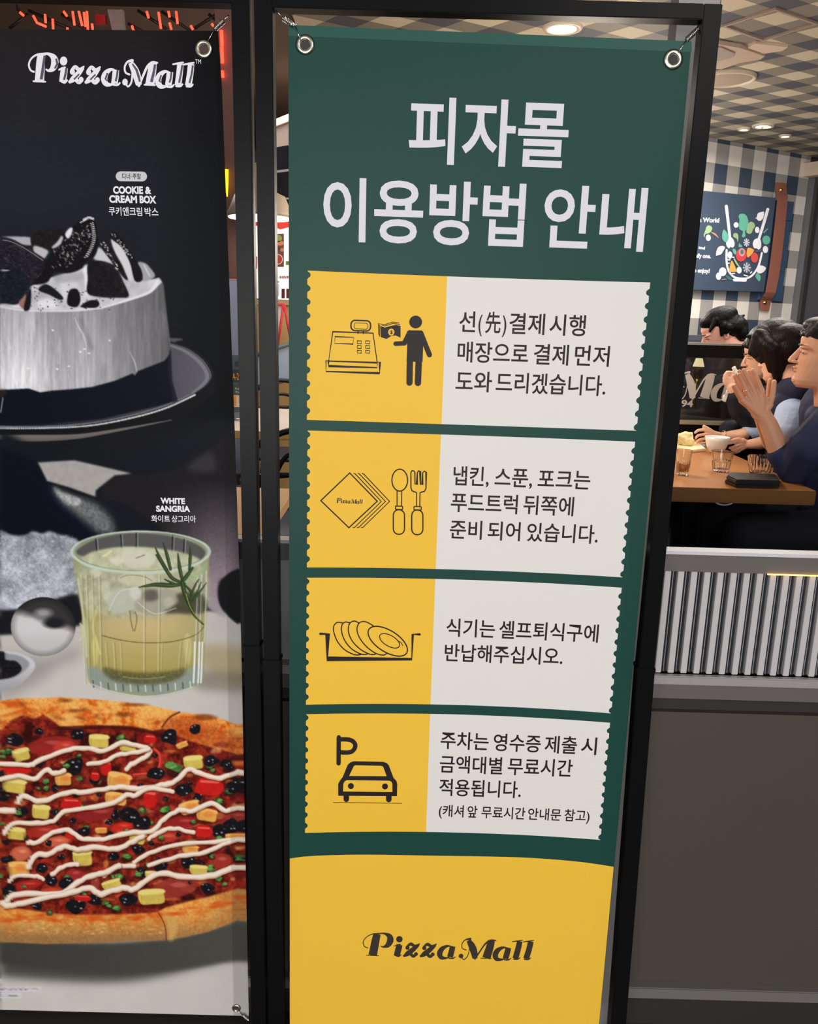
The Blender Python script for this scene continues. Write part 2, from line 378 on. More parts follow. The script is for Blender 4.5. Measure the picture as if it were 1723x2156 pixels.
def text_into(acc, s, xl, xr, line, h, off, wrap, lift, latin=False):
    """line = ((x,y),(x,y)) foot of the glyphs; h in photo px; glyph box spans xl..xr"""
    V, Fc = glyphs(s, off)
    x0, x1 = V[:, 0].min(), V[:, 0].max()
    lo, hi = (0.0, 0.70) if latin else (-0.08, 0.83)
    (ax, ay), (bx, by) = line; n0 = len(acc[0])
    for vx, vy in V:
        X = xl+(vx-x0)/(x1-x0)*(xr-xl); Y = ay+(X-ax)/(bx-ax)*(by-ay)
        d = np.array([X, Y])-VP; d /= np.linalg.norm(d); q = np.array([X, Y])+d*h*(vy-lo)/(hi-lo)
        acc[0].append(wrap(q[0], q[1], lift))
    acc[1].extend([tuple(i+n0 for i in f) for f in Fc])
def ribbon_into(acc, pts, wid, wrap, lift, closed=False, cap=True, smooth=False, n=6):
    P = np.array(pts, float); w = np.array(wid if hasattr(wid, '__len__') else [wid]*len(P), float)
    if smooth:
        Q = crom(np.c_[P, w], n, closed); P, w = Q[:, :2], np.maximum(Q[:, 2], 0.3)
    k = len(P); n0 = len(acc[0])
    for i in range(k):
        a = P[(i-1) % k] if (closed or i > 0) else P[i]; b = P[(i+1) % k] if (closed or i < k-1) else P[i]
        t = (b-a)/(np.linalg.norm(b-a)+1e-9); nn = np.array([-t[1], t[0]])
        m_ = 1.0
        if (closed or 0 < i < k-1):
            t1 = (P[i]-a)/(np.linalg.norm(P[i]-a)+1e-9); m_ = 1/max(0.5, abs(np.dot(nn, [-t1[1], t1[0]])))
        for s in (-1, 1): q = P[i]+nn*s*w[i]/2*m_; acc[0].append(wrap(q[0], q[1], lift))
    for i in range(k if closed else k-1):
        a = n0+2*i; b = n0+2*((i+1) % k); acc[1].append((a, b, b+1, a+1))
    if cap and not closed:
        for i in (0, k-1): disc_into(acc, P[i], w[i]/2, w[i]/2, wrap, lift+1.5e-5, n=10)
def disc_into(acc, c, rx, ry, wrap, lift, n=24, rot=0):
    n0 = len(acc[0]); acc[0].append(wrap(c[0], c[1], lift))
    for k in range(n):
        a = 2*math.pi*k/n; x, y = rx*math.cos(a), ry*math.sin(a)
        acc[0].append(wrap(c[0]+x*math.cos(rot)-y*math.sin(rot), c[1]+x*math.sin(rot)+y*math.cos(rot), lift))
    for k in range(n): acc[1].append((n0, n0+1+(k+1) % n, n0+1+k))
def poly_into(acc, pts, wrap, lift):
    from mathutils.geometry import tessellate_polygon
    n0 = len(acc[0]); tris = tessellate_polygon([[Vector((p[0], p[1], 0)) for p in pts]])
    for p in pts: acc[0].append(wrap(p[0], p[1], lift))
    acc[1].extend([tuple(i+n0 for i in t) for t in tris])
def flush(name, acc, m, parent): return mesh(name, acc[0], acc[1], m, parent)

# the shop's script lettering as calligraphic strokes; units of the photographed logo, foot line at y = 386
LOGO = [
 ('r', [(322, 222), (312, 270), (302, 330), (293, 384)], [52, 58, 60, 62]), ('r', [(248, 385), (337, 386)], [5, 5]),
 ('s', [(332, 219), (375, 219), (410, 238), (418, 270), (400, 305), (368, 319), (350, 312)], [8, 14, 38, 48, 36, 12, 5]),
 ('s', [(345, 218), (290, 224), (245, 248), (222, 285), (232, 318), (256, 328)], [7, 7, 6, 6, 6, 7]),
 ('d', (484, 259), 24), ('s', [(487, 300), (478, 340), (468, 385)], [44, 46, 44]), ('s', [(446, 312), (468, 303), (490, 298)], [5, 8, 10]), ('s', [(455, 380), (482, 388), (502, 374)], [8, 8, 5]),
 ('a', [(870, 309), (835, 303), (797, 325), (781, 360), (795, 390), (835, 392), (862, 375)], [6, 16, 34, 40, 30, 12, 6]),
 ('a', [(873, 304), (866, 345), (857, 385)], [40, 42, 42]), ('a', [(850, 394), (880, 394), (897, 382)], [8, 8, 5]),
 ('s', [(940, 380), (958, 402), (985, 375), (995, 320), (1000, 270)], [6, 6, 6, 5, 4]), ('d', (937, 376), 17),
 ('s', [(972, 330), (944, 318), (940, 285), (962, 255), (998, 246)], [7, 6, 6, 8, 16]),
 ('s', [(985, 258), (1012, 300), (1030, 345), (1040, 392)], [30, 50, 50, 36]),
 ('s', [(1040, 396), (1075, 335), (1110, 280), (1148, 257), (1185, 256)], [12, 10, 12, 18, 6]),
 ('r', [(1152, 258), (1142, 310), (1122, 388)], [50, 56, 60]), ('r', [(1083, 389), (1160, 390)], [5, 5]),
 ('s', [(1358, 258), (1348, 320), (1334, 388)], [40, 42, 42]), ('s', [(1303, 262), (1340, 256), (1378, 250)], [5, 8, 5]), ('s', [(1322, 392), (1352, 392), (1368, 380)], [8, 8, 5]),
 ('s', [(1438, 258), (1428, 320), (1412, 388)], [40, 42, 42]), ('s', [(1383, 262), (1420, 256), (1458, 250)], [5, 8, 5]), ('s', [(1400, 392), (1430, 392), (1446, 380)], [8, 8, 5]),
]
for dx in (0, 122):
    LOGO += [('d', (545+dx, 322), 15), ('s', [(540+dx, 312), (568+dx, 294), (598+dx, 308), (632+dx, 290)], [10, 22, 18, 6]),
             ('s', [(622+dx, 302), (585+dx, 335), (545+dx, 368), (522+dx, 384)], [18, 34, 34, 14]),
             ('s', [(516+dx, 382), (555+dx, 362), (590+dx, 384), (618+dx, 366)], [6, 18, 22, 8]), ('d', (608+dx, 368), 14)]
for k in [x for x in LOGO if x[0] == 'a']: LOGO.append(('s', [(a+405, b+4) for a, b in k[1]], k[2]))
def logo_into(acc, p0, p1, vs, wrap, lift, wk=1.0, only=None, grow=0.0):
    """p0 = photo position of logo point (248,386), p1 = that of (1458,386); vs = vertical px per unit"""
    p0, p1 = np.array(p0, float), np.array(p1, float); e = (p1-p0)/1210.0; s = np.linalg.norm(e)
    def T(q):
        b = p0+e*(q[0]-248); d = b-VP; d /= np.linalg.norm(d); return b+d*(386-q[1])*vs
    for i, k in enumerate(LOGO):
        l = lift+i*2e-5
        xs = k[1][0] if k[0] == 'd' else k[1][0][0]
        if only and not (only[0] <= xs <= only[1]): continue
        if k[0] == 'd': disc_into(acc, T(k[1]), k[2]*s*wk+grow, k[2]*vs*wk+grow, wrap, l, 18)
        else:
            ribbon_into(acc, [T(q) for q in k[1]], [w*s*wk+2*grow for w in k[2]], wrap, l, smooth=True, cap=max(k[2][0], k[2][-1]) < 20, n=6)
# ================================================================== GREEN NOTICE BANNER
m_green = mat('banner_green_vinyl', (28, 68, 60), 0.42, spec=0.16, noise=0.03, nscale=6, bump=0.02, bscale=900)
m_hem = mat('banner_green_hem', (40, 84, 75), 0.40, spec=0.2)
m_yel = mat('banner_yellow_print', (238, 190, 62), 0.5, spec=0.2, noise=0.015, nscale=5)
m_wht = mat('banner_white_print', (224, 220, 216), 0.5, spec=0.2, noise=0.01, nscale=5)
m_htx = mat('banner_white_letters', (218, 216, 222), 0.5, spec=0.2)
m_blkp = mat('banner_black_print', (34, 28, 28), 0.5, spec=0.25)
m_gry = mat('banner_brown_black_print', (58, 50, 44), 0.5, spec=0.25)
m_metal = mat('grommet_nickel', (205, 196, 176), 0.22, 1.0)
gb = thing('vinyl_banner', 'green and yellow vinyl notice banner with four ticket shaped instruction boxes', 'banner', (0.1, YB, 0.10))
TLp, TRp, BLp, BRp = np.array([607.5, 52.5]), np.array([1457, 87]), np.array([610.5, 2172]), np.array([1261, 2172])
def gfn(u, v):
    # rows equal in the picture; the perspective of the sheet is handled by the true unprojection
    a = TLp+(BLp-TLp)*v; b = TRp+(BRp-TRp)*v; return tuple(a+(b-a)*u)
sheet = grid_patch('sheet', gfn, None, None, 24, 60, m_green, gb, 0.0, wrap=on_green)
so = sheet.modifiers.new('thick', 'SOLIDIFY'); so.thickness = 0.0006; so.offset = 1 if False else -1
grid_patch('hem', lambda u, v: tuple(np.array(gfn(u, 0.0))+(np.array([0, 0]) if v == 0 else np.array([0, 23*v]))), 0, 0, 24, 1, m_hem, gb, 0.0003, wrap=on_green)
# yellow foot panel
yt = crom([(611, 1807.5), (640, 1803.5), (700, 1800.5), (780, 1799.5), (902, 1801.5), (1090, 1805), (1215, 1814), (1293, 1825)], 6)
def yfn(u, v):
    x = yt[0, 0]+u*(yt[-1, 0]-yt[0, 0]); y = np.interp(x, yt[:, 0], yt[:, 1]); yb = 2172
    tt = (y+(yb-y)*v); xl = 610.5; xr = 1292.6-(tt-1825)*0.0930
    return (xl+u*(xr-xl), tt)
grid_patch('foot_panel', yfn, 0, 0, 24, 14, m_yel, gb, 0.0003, wrap=on_green)
# tickets
T4 = [((647.4, 569.6), (942, 581.8), (1369.6, 594.8), (646.5, 884), (930, 893), (1341, 907), 11),
      ((647.4, 906.5), (929, 914.8), (1337.8, 930), (646.5, 1194.7), (917.7, 1198), (1312, 1215.6), 11),
      ((646, 1216.5), (917, 1219), (1309.5, 1237.4), (644.4, 1483.8), (906.8, 1483), (1287.7, 1502), 11),
      ((644.6, 1503.8), (906, 1503), (1285, 1521.8), (642.5, 1753.7), (897.5, 1751.6), (1265, 1768.4), 11)]
def ticket(k, m_a, m_b):
    TL, TM, TR, BL, BM, BR, nsc = [np.array(q, float) if not isinstance(q, int) else q for q in T4[k]]
    def q3(a, b, c, x0, x1, u):       # quadratic through the three top (or foot) points
        xs = np.array([a[0], b[0], c[0]]); ys = np.array([a[1], b[1], c[1]]); co = np.polyfit(xs, ys, 2)
        x = x0+(x1-x0)*u; return np.array([x, np.polyval(co, x)])
    h = BL[1]-TL[1]; n = 120
    def bite(v, r, phase):           # scalloped edge: half circles cut in
        c = ((v*nsc+phase) % 1.0)-0.5; d = abs(c)/nsc*h
        return math.sqrt(max(0, r*r-d*d)) if d < r else 0.0
    r = h/nsc*0.24
    for nm, m, (ta, tb, ba, bb), side in (('ticket_stub', m_a, (TL, TM, BL, BM), 0), ('ticket_body', m_b, (TM, TR, BM, BR), 1)):
        vs = []; fs = []; nx = 10
        vv = [j/n for j in range(n+1)]
        for v in vv:
            pa_t = q3(TL, TM, TR, ta[0], tb[0], 0); pb_t = q3(TL, TM, TR, ta[0], tb[0], 1)
            for i in range(nx+1):
                u = i/nx
                t_ = q3(TL, TM, TR, ta[0], tb[0], u); b_ = q3(BL, BM, BR, ba[0], bb[0], u)
                p = t_+(b_-t_)*v
                if side == 0 and i == 0: p[0] += bite(v, r, 0.18)
                if side == 1 and i == nx: p[0] -= bite(v, r, 0.75)
                vs.append(on_green(p[0], p[1], 0.0003))
        for j in range(n):
            for i in range(nx):
                a = j*(nx+1)+i; fs.append((a, a+nx+1, a+nx+2, a+1))
        mesh(nm, vs, fs, m, gb)
for k in range(4): ticket(k, m_yel, m_wht)

LT = 0.00062
def lines(name, items, m, off, parent=gb, wrap=on_green, latin=False, lift=LT):
    acc = ([], [])
    for s, xl, xr, line, h in items: text_into(acc, s, xl, xr, line, h, off, wrap, lift, latin)
    return flush(name, acc, m, parent)
def zl(ox, oy, s, words, a, b, h):
    """words [(text, x0, x1)] and foot line a->b, height, all in zoomed-crop units"""
    f = lambda q: (ox+q[0]*s, oy+q[1]*s)
    return [(w, ox+x0*s, ox+x1*s, (f(a), f(b)), h*s) for w, x0, x1 in words]
lines('headline', zl(560, 0, .5688, [('피자몰', 527, 1112)], (527, 601), (1112, 621.5), 241)
      + zl(560, 0, .5688, [('이용방법', 212, 952), ('안내', 1022, 1396)], (210, 888), (1397, 929), 230), m_htx, 0.017)
sc = .4353; o1 = (640, 560, sc); o2 = (640, 890, sc); o3 = (640, 1200, sc); o4 = (630, 1480, .4179)
OB = 0.012
lines('ticket_text', zl(*o1, [('선', 750, 828), ('(', 843, 862), ('先', 876, 950), (')', 958, 978), ('결제', 992, 1163), ('시행', 1186, 1360)], (750, 319), (1360, 340), 101)
      + zl(*o1, [('매장으로', 742, 1083), ('결제', 1110, 1278), ('먼저', 1308, 1475)], (742, 464), (1475, 487), 99)
      + zl(*o1, [('도와', 733, 908), ('드리겠습니다.', 927, 1457)], (733, 605), (1458, 629), 98), m_blkp, OB)
lines('ticket_text', zl(*o2, [('냅킨,', 722, 893), ('스푼,', 922, 1103), ('포크는', 1130, 1383)], (722, 302), (1383, 325), 93)
      + zl(*o2, [('푸드트럭', 710, 1032), ('뒤쪽에', 1060, 1303)], (710, 430), (1303, 452), 92)
      + zl(*o2, [('준비', 705, 860), ('되어', 888, 1045), ('있습니다.', 1078, 1420)], (705, 560), (1420, 586), 90), m_blkp, OB)
lines('ticket_text', zl(*o3, [('식기는', 688, 923), ('셀프퇴식구에', 943, 1422)], (688, 320), (1422, 351), 86)
      + zl(*o3, [('반납해주십시오.', 680, 1250)], (680, 441), (1250, 461), 84), m_blkp, OB)
lines('ticket_text', zl(*o4, [('주차는', 712, 953), ('영수증', 978, 1215), ('제출', 1235, 1397), ('시', 1418, 1497)], (712, 230), (1497, 262), 87)
      + zl(*o4, [('금액대별', 708, 1022), ('무료시간', 1050, 1375)], (708, 350), (1375, 373), 86)
      + zl(*o4, [('적용됩니다.', 705, 1116)], (705, 466), (1115, 480), 84)
      + zl(*o4, [('(캐셔', 703, 828), ('앞', 847, 897), ('무료시간', 918, 1138), ('안내문', 1152, 1318), ('참고)', 1335, 1462)], (703, 572), (1462, 600), 60), m_blkp, OB)

class Ic:
    def __init__(s, o): s.o = o; s.acc = ([], []); s.hol = ([], []); s.n = 0
    def T(s, q): return (s.o[0]+q[0]*s.o[2], s.o[1]+q[1]*s.o[2])
    def l(s): s.n += 1; return LT+s.n*2.5e-5
    def st(s, pts, w, closed=False, smooth=False): ribbon_into(s.acc, [s.T(q) for q in pts], w*s.o[2], on_green, s.l(), closed, smooth=smooth)
    def po(s, pts, hole=False): poly_into(s.hol if hole else s.acc, [s.T(q) for q in pts], on_green, s.l()+(0.0008 if hole else 0))
    def di(s, c, rx, ry=None, hole=False, rot=0): disc_into(s.hol if hole else s.acc, s.T(c), rx*s.o[2], (ry or rx)*s.o[2], on_green, s.l()+(0.0008 if hole else 0), rot=rot)
    def el(s, c, rx, ry, w, rot=0):
        s.st([(c[0]+rx*math.cos(a)*math.cos(rot)-ry*math.sin(a)*math.sin(rot), c[1]+rx*math.cos(a)*math.sin(rot)+ry*math.sin(a)*math.cos(rot)) for a in np.linspace(0, 2*math.pi, 33)[:-1]], w, closed=True)
    def rr(s, x0, y0, x1, y1, r, w, sk=0.035):
        P = []
        for cx, cy, a0 in ((x1-r, y1-r, 0), (x0+r, y1-r, 90), (x0+r, y0+r, 180), (x1-r, y0+r, 270)):
            for a in np.radians(np.linspace(a0, a0+90, 6)): P.append((cx+r*math.cos(a), cy+r*math.sin(a)+(cx-x0)*sk))
        if w: s.st(P, w, closed=True)
        return P
    def done(s, name, hm=None):
        o = flush(name, s.acc, m_blkp, gb)
        if s.hol[0]: flush(name+'_detail', s.hol, hm or m_yel, o)
        return o
i = Ic(o1)
i.st([(140, 318), (335, 325), (355, 468), (120, 460)], 5.5, True)
i.st([(107, 457), (120, 458), (120, 484), (355, 492), (355, 464), (368, 465), (366, 519), (107, 510)], 6, True)
i.rr(228, 262, 323, 312, 20, 7); i.rr(243, 275, 310, 304, 10, 3)
i.st([(262, 316), (262, 326)], 6); i.st([(288, 318), (288, 327)], 6)
i.st([(151, 342), (241, 345), (238, 378), (149, 374)], 3.2, True)
for cx in (259, 299):
    for cy in (362, 385, 408): i.st([(cx, cy), (cx+20, cy+1), (cx+19, cy+14), (cx-1, cy+13)], 3, True)
wav = [(370, 288), (392, 296), (420, 288), (445, 284), (468, 289)]
i.po([(370, 290), (392, 298), (420, 290), (445, 285), (468, 290), (468, 347), (445, 336), (425, 338), (400, 353), (372, 344)])
i.st([(367, 340), (366, 284), (392, 290), (430, 278), (464, 282)], 3.5, smooth=False); i.st([(362, 332), (361, 278), (390, 284), (430, 271), (460, 275)], 3.5)
i.di((423, 320), 15, 17, hole=True)
i.di((541, 271), 31)
i.po([(500, 316), (508, 311), (570, 312), (577, 318), (577, 400), (574, 465), (497, 462), (500, 400)])
i.st([(512, 322), (487, 372)], 24); i.st([(487, 374), (444, 376)], 22); i.st([(566, 324), (584, 370), (608, 430)], 25)
i.st([(513, 455), (511, 565)], 30); i.st([(556, 455), (552, 566)], 31)
ic1 = i.done('till_pictogram')
acc = ([], []); text_into(acc, '$', 640+416*sc, 640+430*sc, ((640+416*sc, 560+328*sc), (640+430*sc, 560+328.5*sc)), 17*sc, 0.02, on_green, LT+0.0016, True); flush('dollar_mark', acc, m_blkp, ic1)

i = Ic(o2)
i.st([(82, 377), (222, 243), (355, 380), (218, 508)], 6, True)
for a in (20, 40, 60): i.st([(222+a, 245), (228+a, 247), (355+a, 381), (226+a, 506), (218+a, 507)], 4.2)
i.el((464, 278), 38, 53, 6)
i.st([(451, 332), (451, 402)], 5); i.st([(474, 332), (473, 402)], 5); i.rr(443, 403, 478, 419, 3, 5); i.rr(433, 420, 487, 539, 26, 6)
i.st([(545, 338), (545, 404)], 5); i.st([(562, 338), (561, 404)], 5); i.rr(533, 405, 568, 421, 3, 5); i.rr(522, 421, 576, 541, 26, 6)
i.st([(545, 338), (524, 330), (518, 315), (518, 240), (524, 232), (533, 234), (537, 242), (538, 298), (547, 300), (549, 242), (555, 233), (563, 236), (564, 300), (573, 300), (575, 242), (583, 234), (592, 240), (591, 318), (584, 332), (562, 338)], 5.5)
ic = i.done('napkin_and_cutlery_pictogram')
acc = ([], []); logo_into(acc, (640+158*sc, 890+388*sc), (640+284*sc, 890+391*sc), sc*0.145, on_green, LT); flush('napkin_logo', acc, m_gry, ic)

i = Ic(o3)
i.st([(80, 309), (115, 311), (114, 430), (522, 432), (527, 312), (560, 312)], 12)
i.di((405, 345), 1)
i.el((406, 345), 108, 52, 6, 0.56); i.el((415, 343), 54, 26, 4.5, 0.52)
for p in ([(335, 270), (300, 251), (270, 255), (257, 285), (268, 325), (300, 368), (345, 402), (385, 412), (402, 402)],
          [(268, 258), (243, 247), (220, 262), (216, 300), (235, 345), (275, 385), (320, 408), (345, 408)],
          [(222, 256), (200, 252), (184, 268), (183, 300), (200, 345), (235, 385), (280, 408), (308, 407)],
          [(186, 256), (162, 254), (145, 272), (146, 305), (165, 350), (200, 388), (245, 410), (275, 410)]): i.st(p, 5.5, smooth=True)
i.st([(452, 341), (470, 352), (478, 366)], 3.5, smooth=True)
i.done('dish_return_pictogram')

i = Ic(o4)
i.st([(200, 173), (199, 305)], 22); i.st([(199, 184), (250, 185), (276, 198), (283, 218), (272, 240), (248, 250), (202, 249)], 22, smooth=True)
i.po([(197, 468), (197, 408), (208, 388), (219, 375), (245, 312), (258, 300), (275, 294), (424, 297), (440, 302), (452, 314), (476, 378), (490, 392), (495, 410), (493, 470)])
i.po([(252, 368), (276, 318), (283, 314), (415, 317), (424, 322), (441, 369)], True)
i.po([(222, 446), (223, 408), (229, 396), (240, 389), (455, 392), (465, 397), (470, 408), (470, 449)], True)
i.st([(238, 466), (238, 486)], 28); i.st([(452, 468), (452, 487)], 28); i.st([(172, 502), (518, 506)], 2.5)
ic = i.done('parked_car_pictogram')
for c_ in ((261, 419), (433, 421)):
    h2 = ([], []); disc_into(h2, i.T(c_), 15*.4179, 15*.4179, on_green, LT+0.0016); flush('headlamp', h2, m_blkp, ic)

acc = ([], []); logo_into(acc, (700+248*.2902, 1900+386*.2902), (700+1452*.2902, 1900+409*.2902), .2902*0.97, on_green, LT); flush('script_logo', acc, m_gry, gb)

def grommet(px, py, rpx, Y, parent, hole):
    c = W(px, py, Y); r = rpx/FPX*1.28
    g = lathe('grommet', [(r*0.42, -0.004), (r*0.46, 0.0010), (r*0.62, 0.0024), (r*0.85, 0.0019), (r, 0.0), (r*0.98, -0.001)], (0, 0, 0), m_metal, parent, 28)
    g.data.transform(Matrix.Translation(c) @ Matrix.Rotation(math.radians(90), 4, 'X'))
    bm = bmesh.new(); bmesh.ops.create_circle(bm, cap_ends=True, segments=20, radius=r*0.46)
    bm.transform(Matrix.Translation(c+Vector((0, -0.0007, 0))) @ Matrix.Rotation(math.radians(90), 4, 'X'))
    bmobj('eyelet_hole', bm, hole, g)
m_hole = mat('eyelet_shadow', (44, 46, 44), 0.6)
grommet(642.5, 94, 19.5, YB-0.0008, gb, m_hole); grommet(1418, 125, 20, YB-0.0008, gb, m_hole)
# ================================================================== FOOD POSTER: painted print on the left sheet
# the print is painted stroke by stroke into an array and carried by the sheet's own mesh colours
CW, CH, CY = 560, 2130, 30
CV = np.zeros((CH, CW, 3), np.float32)
yy, xx = np.mgrid[0:CH, 0:CW].astype(np.float32); yy += CY
def vnoise(h, w, sx, sy, seed):
    r = np.random.default_rng(seed); gh, gw = int(h/sy)+3, int(w/sx)+3; g = r.random((gh, gw)).astype(np.float32)
    Y = np.arange(h)/sy; X = np.arange(w)/sx; y0 = Y.astype(int); x0 = X.astype(int); fy = (Y-y0)[:, None]; fx = (X-x0)[None]
    fy = fy*fy*(3-2*fy); fx = fx*fx*(3-2*fx)
    a = g[y0][:, x0]; b = g[y0][:, x0+1]; c = g[y0+1][:, x0]; d = g[y0+1][:, x0+1]
    return (a*(1-fx)+b*fx)*(1-fy)+(c*(1-fx)+d*fx)*fy
def fnoise(s, seed=0, oct=4, ax=1.0, ay=1.0):
    o = np.zeros((CH, CW), np.float32); t = 0
    for k in range(oct):
        a = 0.55**k; o += a*vnoise(CH, CW, max(1.2, s*ax/2**k), max(1.2, s*ay/2**k), seed*17+k); t += a
    return o/t
N1 = fnoise(30, 1); N2 = fnoise(10, 2); N3 = fnoise(4, 3, 3); NV = fnoise(6, 4, 4, 1, 9); N5 = fnoise(60, 5, 3)
def blur(a, r):
    if r < 0.6: return a
    k = np.exp(-0.5*(np.arange(-int(3*r), int(3*r)+1)/r)**2); k /= k.sum()
    a = np.apply_along_axis(lambda v: np.convolve(v, k, 'same'), 0, a); return np.apply_along_axis(lambda v: np.convolve(v, k, 'same'), 1, a)
def bb(x0, y0, x1, y1, pad):
    return (slice(int(np.clip(y0-CY-pad, 0, CH)), int(np.clip(y1-CY+pad+1, 0, CH))), slice(int(np.clip(x0-pad, 0, CW)), int(np.clip(x1+pad+1, 0, CW))))
def inside(P, s):
    X, Y = xx[s], yy[s]; acc = np.zeros(X.shape, np.float32)
    for ox, oy in ((-.25, -.25), (.25, .25), (-.25, .25), (.25, -.25)):
        c = np.zeros(X.shape, bool); px, py = X+ox, Y+oy
        for i in range(len(P)):
            (x1, y1), (x2, y2) = P[i-1], P[i]
            if y1 == y2: continue
            c ^= ((y1 > py) != (y2 > py)) & (px < (x2-x1)*(py-y1)/(y2-y1)+x1)
        acc += c
    return acc/4
def comp(s, m, col):
    """col: rgb or rgb field for the slice"""
    if m.size == 0: return
    c = np.asarray(col, np.float32); m = m[..., None]
    CV[s] = CV[s]*(1-m)+c*m
class Fr:
    """a frame of zoomed-crop coordinates"""
    def __init__(f, ox, oy, s): f.o = (ox, oy, s)
    def t(f, P): return [(f.o[0]+x*f.o[2], f.o[1]+y*f.o[2]) for x, y in P]
    def poly(f, P, col, soft=0.0, al=1.0, sm=True, tex=0.0, N=None, fn=None):
        Q = np.array(f.t(P));
        if sm: Q = crom(Q, 5, True)
        pad = 3*soft+2; s = bb(Q[:, 0].min(), Q[:, 1].min(), Q[:, 0].max(), Q[:, 1].max(), pad)
        if xx[s].size == 0: return
        m = inside(Q, s); m = blur(m, soft)*al
        c = np.ones(m.shape+(3,), np.float32)*np.array(col, np.float32)
        if fn is not None: c = fn(xx[s], yy[s], c)
        if tex: c = c*(1+tex*((N if N is not None else N2)[s][..., None]-0.5)*2)
        comp(s, m, np.clip(c, 0, 255))
    def line(f, P, w, col, soft=0.6, al=1.0, sm=True, tex=0):
        Q = np.array(f.t(P)); wd = np.array(w if hasattr(w, '__len__') else [w]*len(P), float)*f.o[2]
        if sm and len(Q) > 2: R_ = crom(np.c_[Q, wd], 5); Q, wd = R_[:, :2], R_[:, 2]
        pad = wd.max()+3*soft+1; s = bb(Q[:, 0].min(), Q[:, 1].min(), Q[:, 0].max(), Q[:, 1].max(), pad)
        X, Y = xx[s], yy[s]
        if X.size == 0: return
        best = np.full(X.shape, -9.0, np.float32)
        for a, b, wa, wb_ in zip(Q[:-1], Q[1:], wd[:-1], wd[1:]):
            d = b-a; L = d@d+1e-6; t = np.clip(((X-a[0])*d[0]+(Y-a[1])*d[1])/L, 0, 1)
            best = np.maximum(best, (wa+(wb_-wa)*t)/2-np.hypot(X-a[0]-t*d[0], Y-a[1]-t*d[1]))
        m = np.clip(best/max(soft, 0.5)+0.5, 0, 1)*al
        c = np.ones(m.shape+(3,), np.float32)*np.array(col, np.float32)
        if tex: c = np.clip(c*(1+tex*(N2[s][..., None]-0.5)*2), 0, 255)
        comp(s, m, c)
        return s, best
    def ell(f, c, rx, ry, col, soft=0.8, al=1.0, rot=0.0, fn=None, ring=None):
        (cx, cy), = f.t([c]); rx *= f.o[2]; ry *= f.o[2]; R_ = max(rx, ry); s = bb(cx-R_, cy-R_, cx+R_, cy+R_, 3*soft+2)
        X, Y = xx[s]-cx, yy[s]-cy; u = X*math.cos(rot)+Y*math.sin(rot); v = -X*math.sin(rot)+Y*math.cos(rot)
        d = (1-np.sqrt((u/rx)**2+(v/ry)**2))*min(rx, ry)
        if ring: d = ring*f.o[2]/2-np.abs(d)
        m = np.clip(d/max(soft, .5)+0.5, 0, 1)*al
        cc = np.ones(m.shape+(3,), np.float32)*np.array(col, np.float32)
        if fn is not None: cc = fn(u/rx, v/ry, cc)
        comp(s, m, cc)
def mixc(a, b, t): t = np.clip(t, 0, 1)[..., None]; return np.array(a, np.float32)*(1-t)+np.array(b, np.float32)*t

# backdrop
g = mixc((37, 33, 35), (33, 36, 43), (yy-60)/300); g = mixc(g, (24, 27, 34), (yy-420)/400)
g = g*(0.86-0.45*np.clip((xx-320)/170, 0, 1)[..., None]); g = g*(1+0.18*np.clip((320-xx)/260, 0, 1)*np.clip((620-yy)/200, 0, 1))[..., None]
CV[:] = g
A = Fr(0, 430, .3018); B = Fr(0, 930, .3018); C = Fr(0, 1440, .3134); D = Fr(0, 1900, .3598)
# --- plate
A.poly([(-400, 900), (1150, 930), (1220, 965), (1330, 1010), (1430, 1085), (1482, 1170), (1478, 1240), (1400, 1330), (1200, 1420), (900, 1500), (500, 1550), (-400, 1570)], (84, 82, 90), 1.0, fn=lambda X, Y, c: c*np.clip(0.75+(X-260)/500, .3, 1.1)[..., None])
A.line([(1190, 985), (1300, 1030), (1400, 1110), (1445, 1190), (1425, 1250), (1340, 1320)], [14, 20, 26, 28, 26, 14], (124, 122, 130), 2, .8)
A.line([(1190, 962), (1310, 1000), (1420, 1080), (1480, 1180), (1462, 1250), (1390, 1320), (1250, 1390)], 12, (26, 28, 30), 1)
A.line([(1200, 975), (1310, 1012), (1410, 1092), (1462, 1185), (1445, 1250), (1370, 1325)], 5, (70, 76, 74), 1)
A.poly([(-400, 1540), (0, 1545), (400, 1545), (800, 1500), (1100, 1430), (1300, 1350), (1440, 1260), (1500, 1180), (1500, 1300), (1400, 1400), (1200, 1500), (900, 1580), (500, 1620), (-400, 1620)], (20, 20, 23), 1)
A.line([(-100, 1548), (300, 1552), (620, 1528), (900, 1478), (1150, 1405), (1330, 1325)], [10, 10, 9, 8, 7, 5], (118, 124, 140), 1.2, .9)
bd = crom(np.array([(-20, 1562), (300, 1562), (620, 1545), (900, 1495), (1150, 1425), (1360, 1330)]), 24)
for q in bd: A.ell(tuple(q), 7, 6, (206, 208, 206), .8, .95)
A.line([(-60, 1622), (200, 1632), (520, 1622), (800, 1580), (1200, 1505)], [26, 46, 34, 20, 4], (138, 130, 126), 2.0, .85)
A.poly([(-300, 1660), (500, 1650), (1500, 1500), (1600, 1560), (1600, 1800), (-300, 1800)], (24, 24, 26), 10, .7)
# --- cake base
A.poly([(-400, 1250), (700, 1240), (1150, 1080), (1190, 1010), (1200, 1230), (1238, 1370), (1100, 1410), (700, 1500), (300, 1535), (-400, 1540)], (14, 17, 27), 1.2, sm=False)
A.poly([(1190, 1010), (1200, 1230), (1238, 1370), (1210, 1385), (1170, 1150)], (34, 36, 44), 2, .8, sm=False)
A.line([(20, 1350), (5, 1450)], 8, (150, 150, 160), 1, .8)
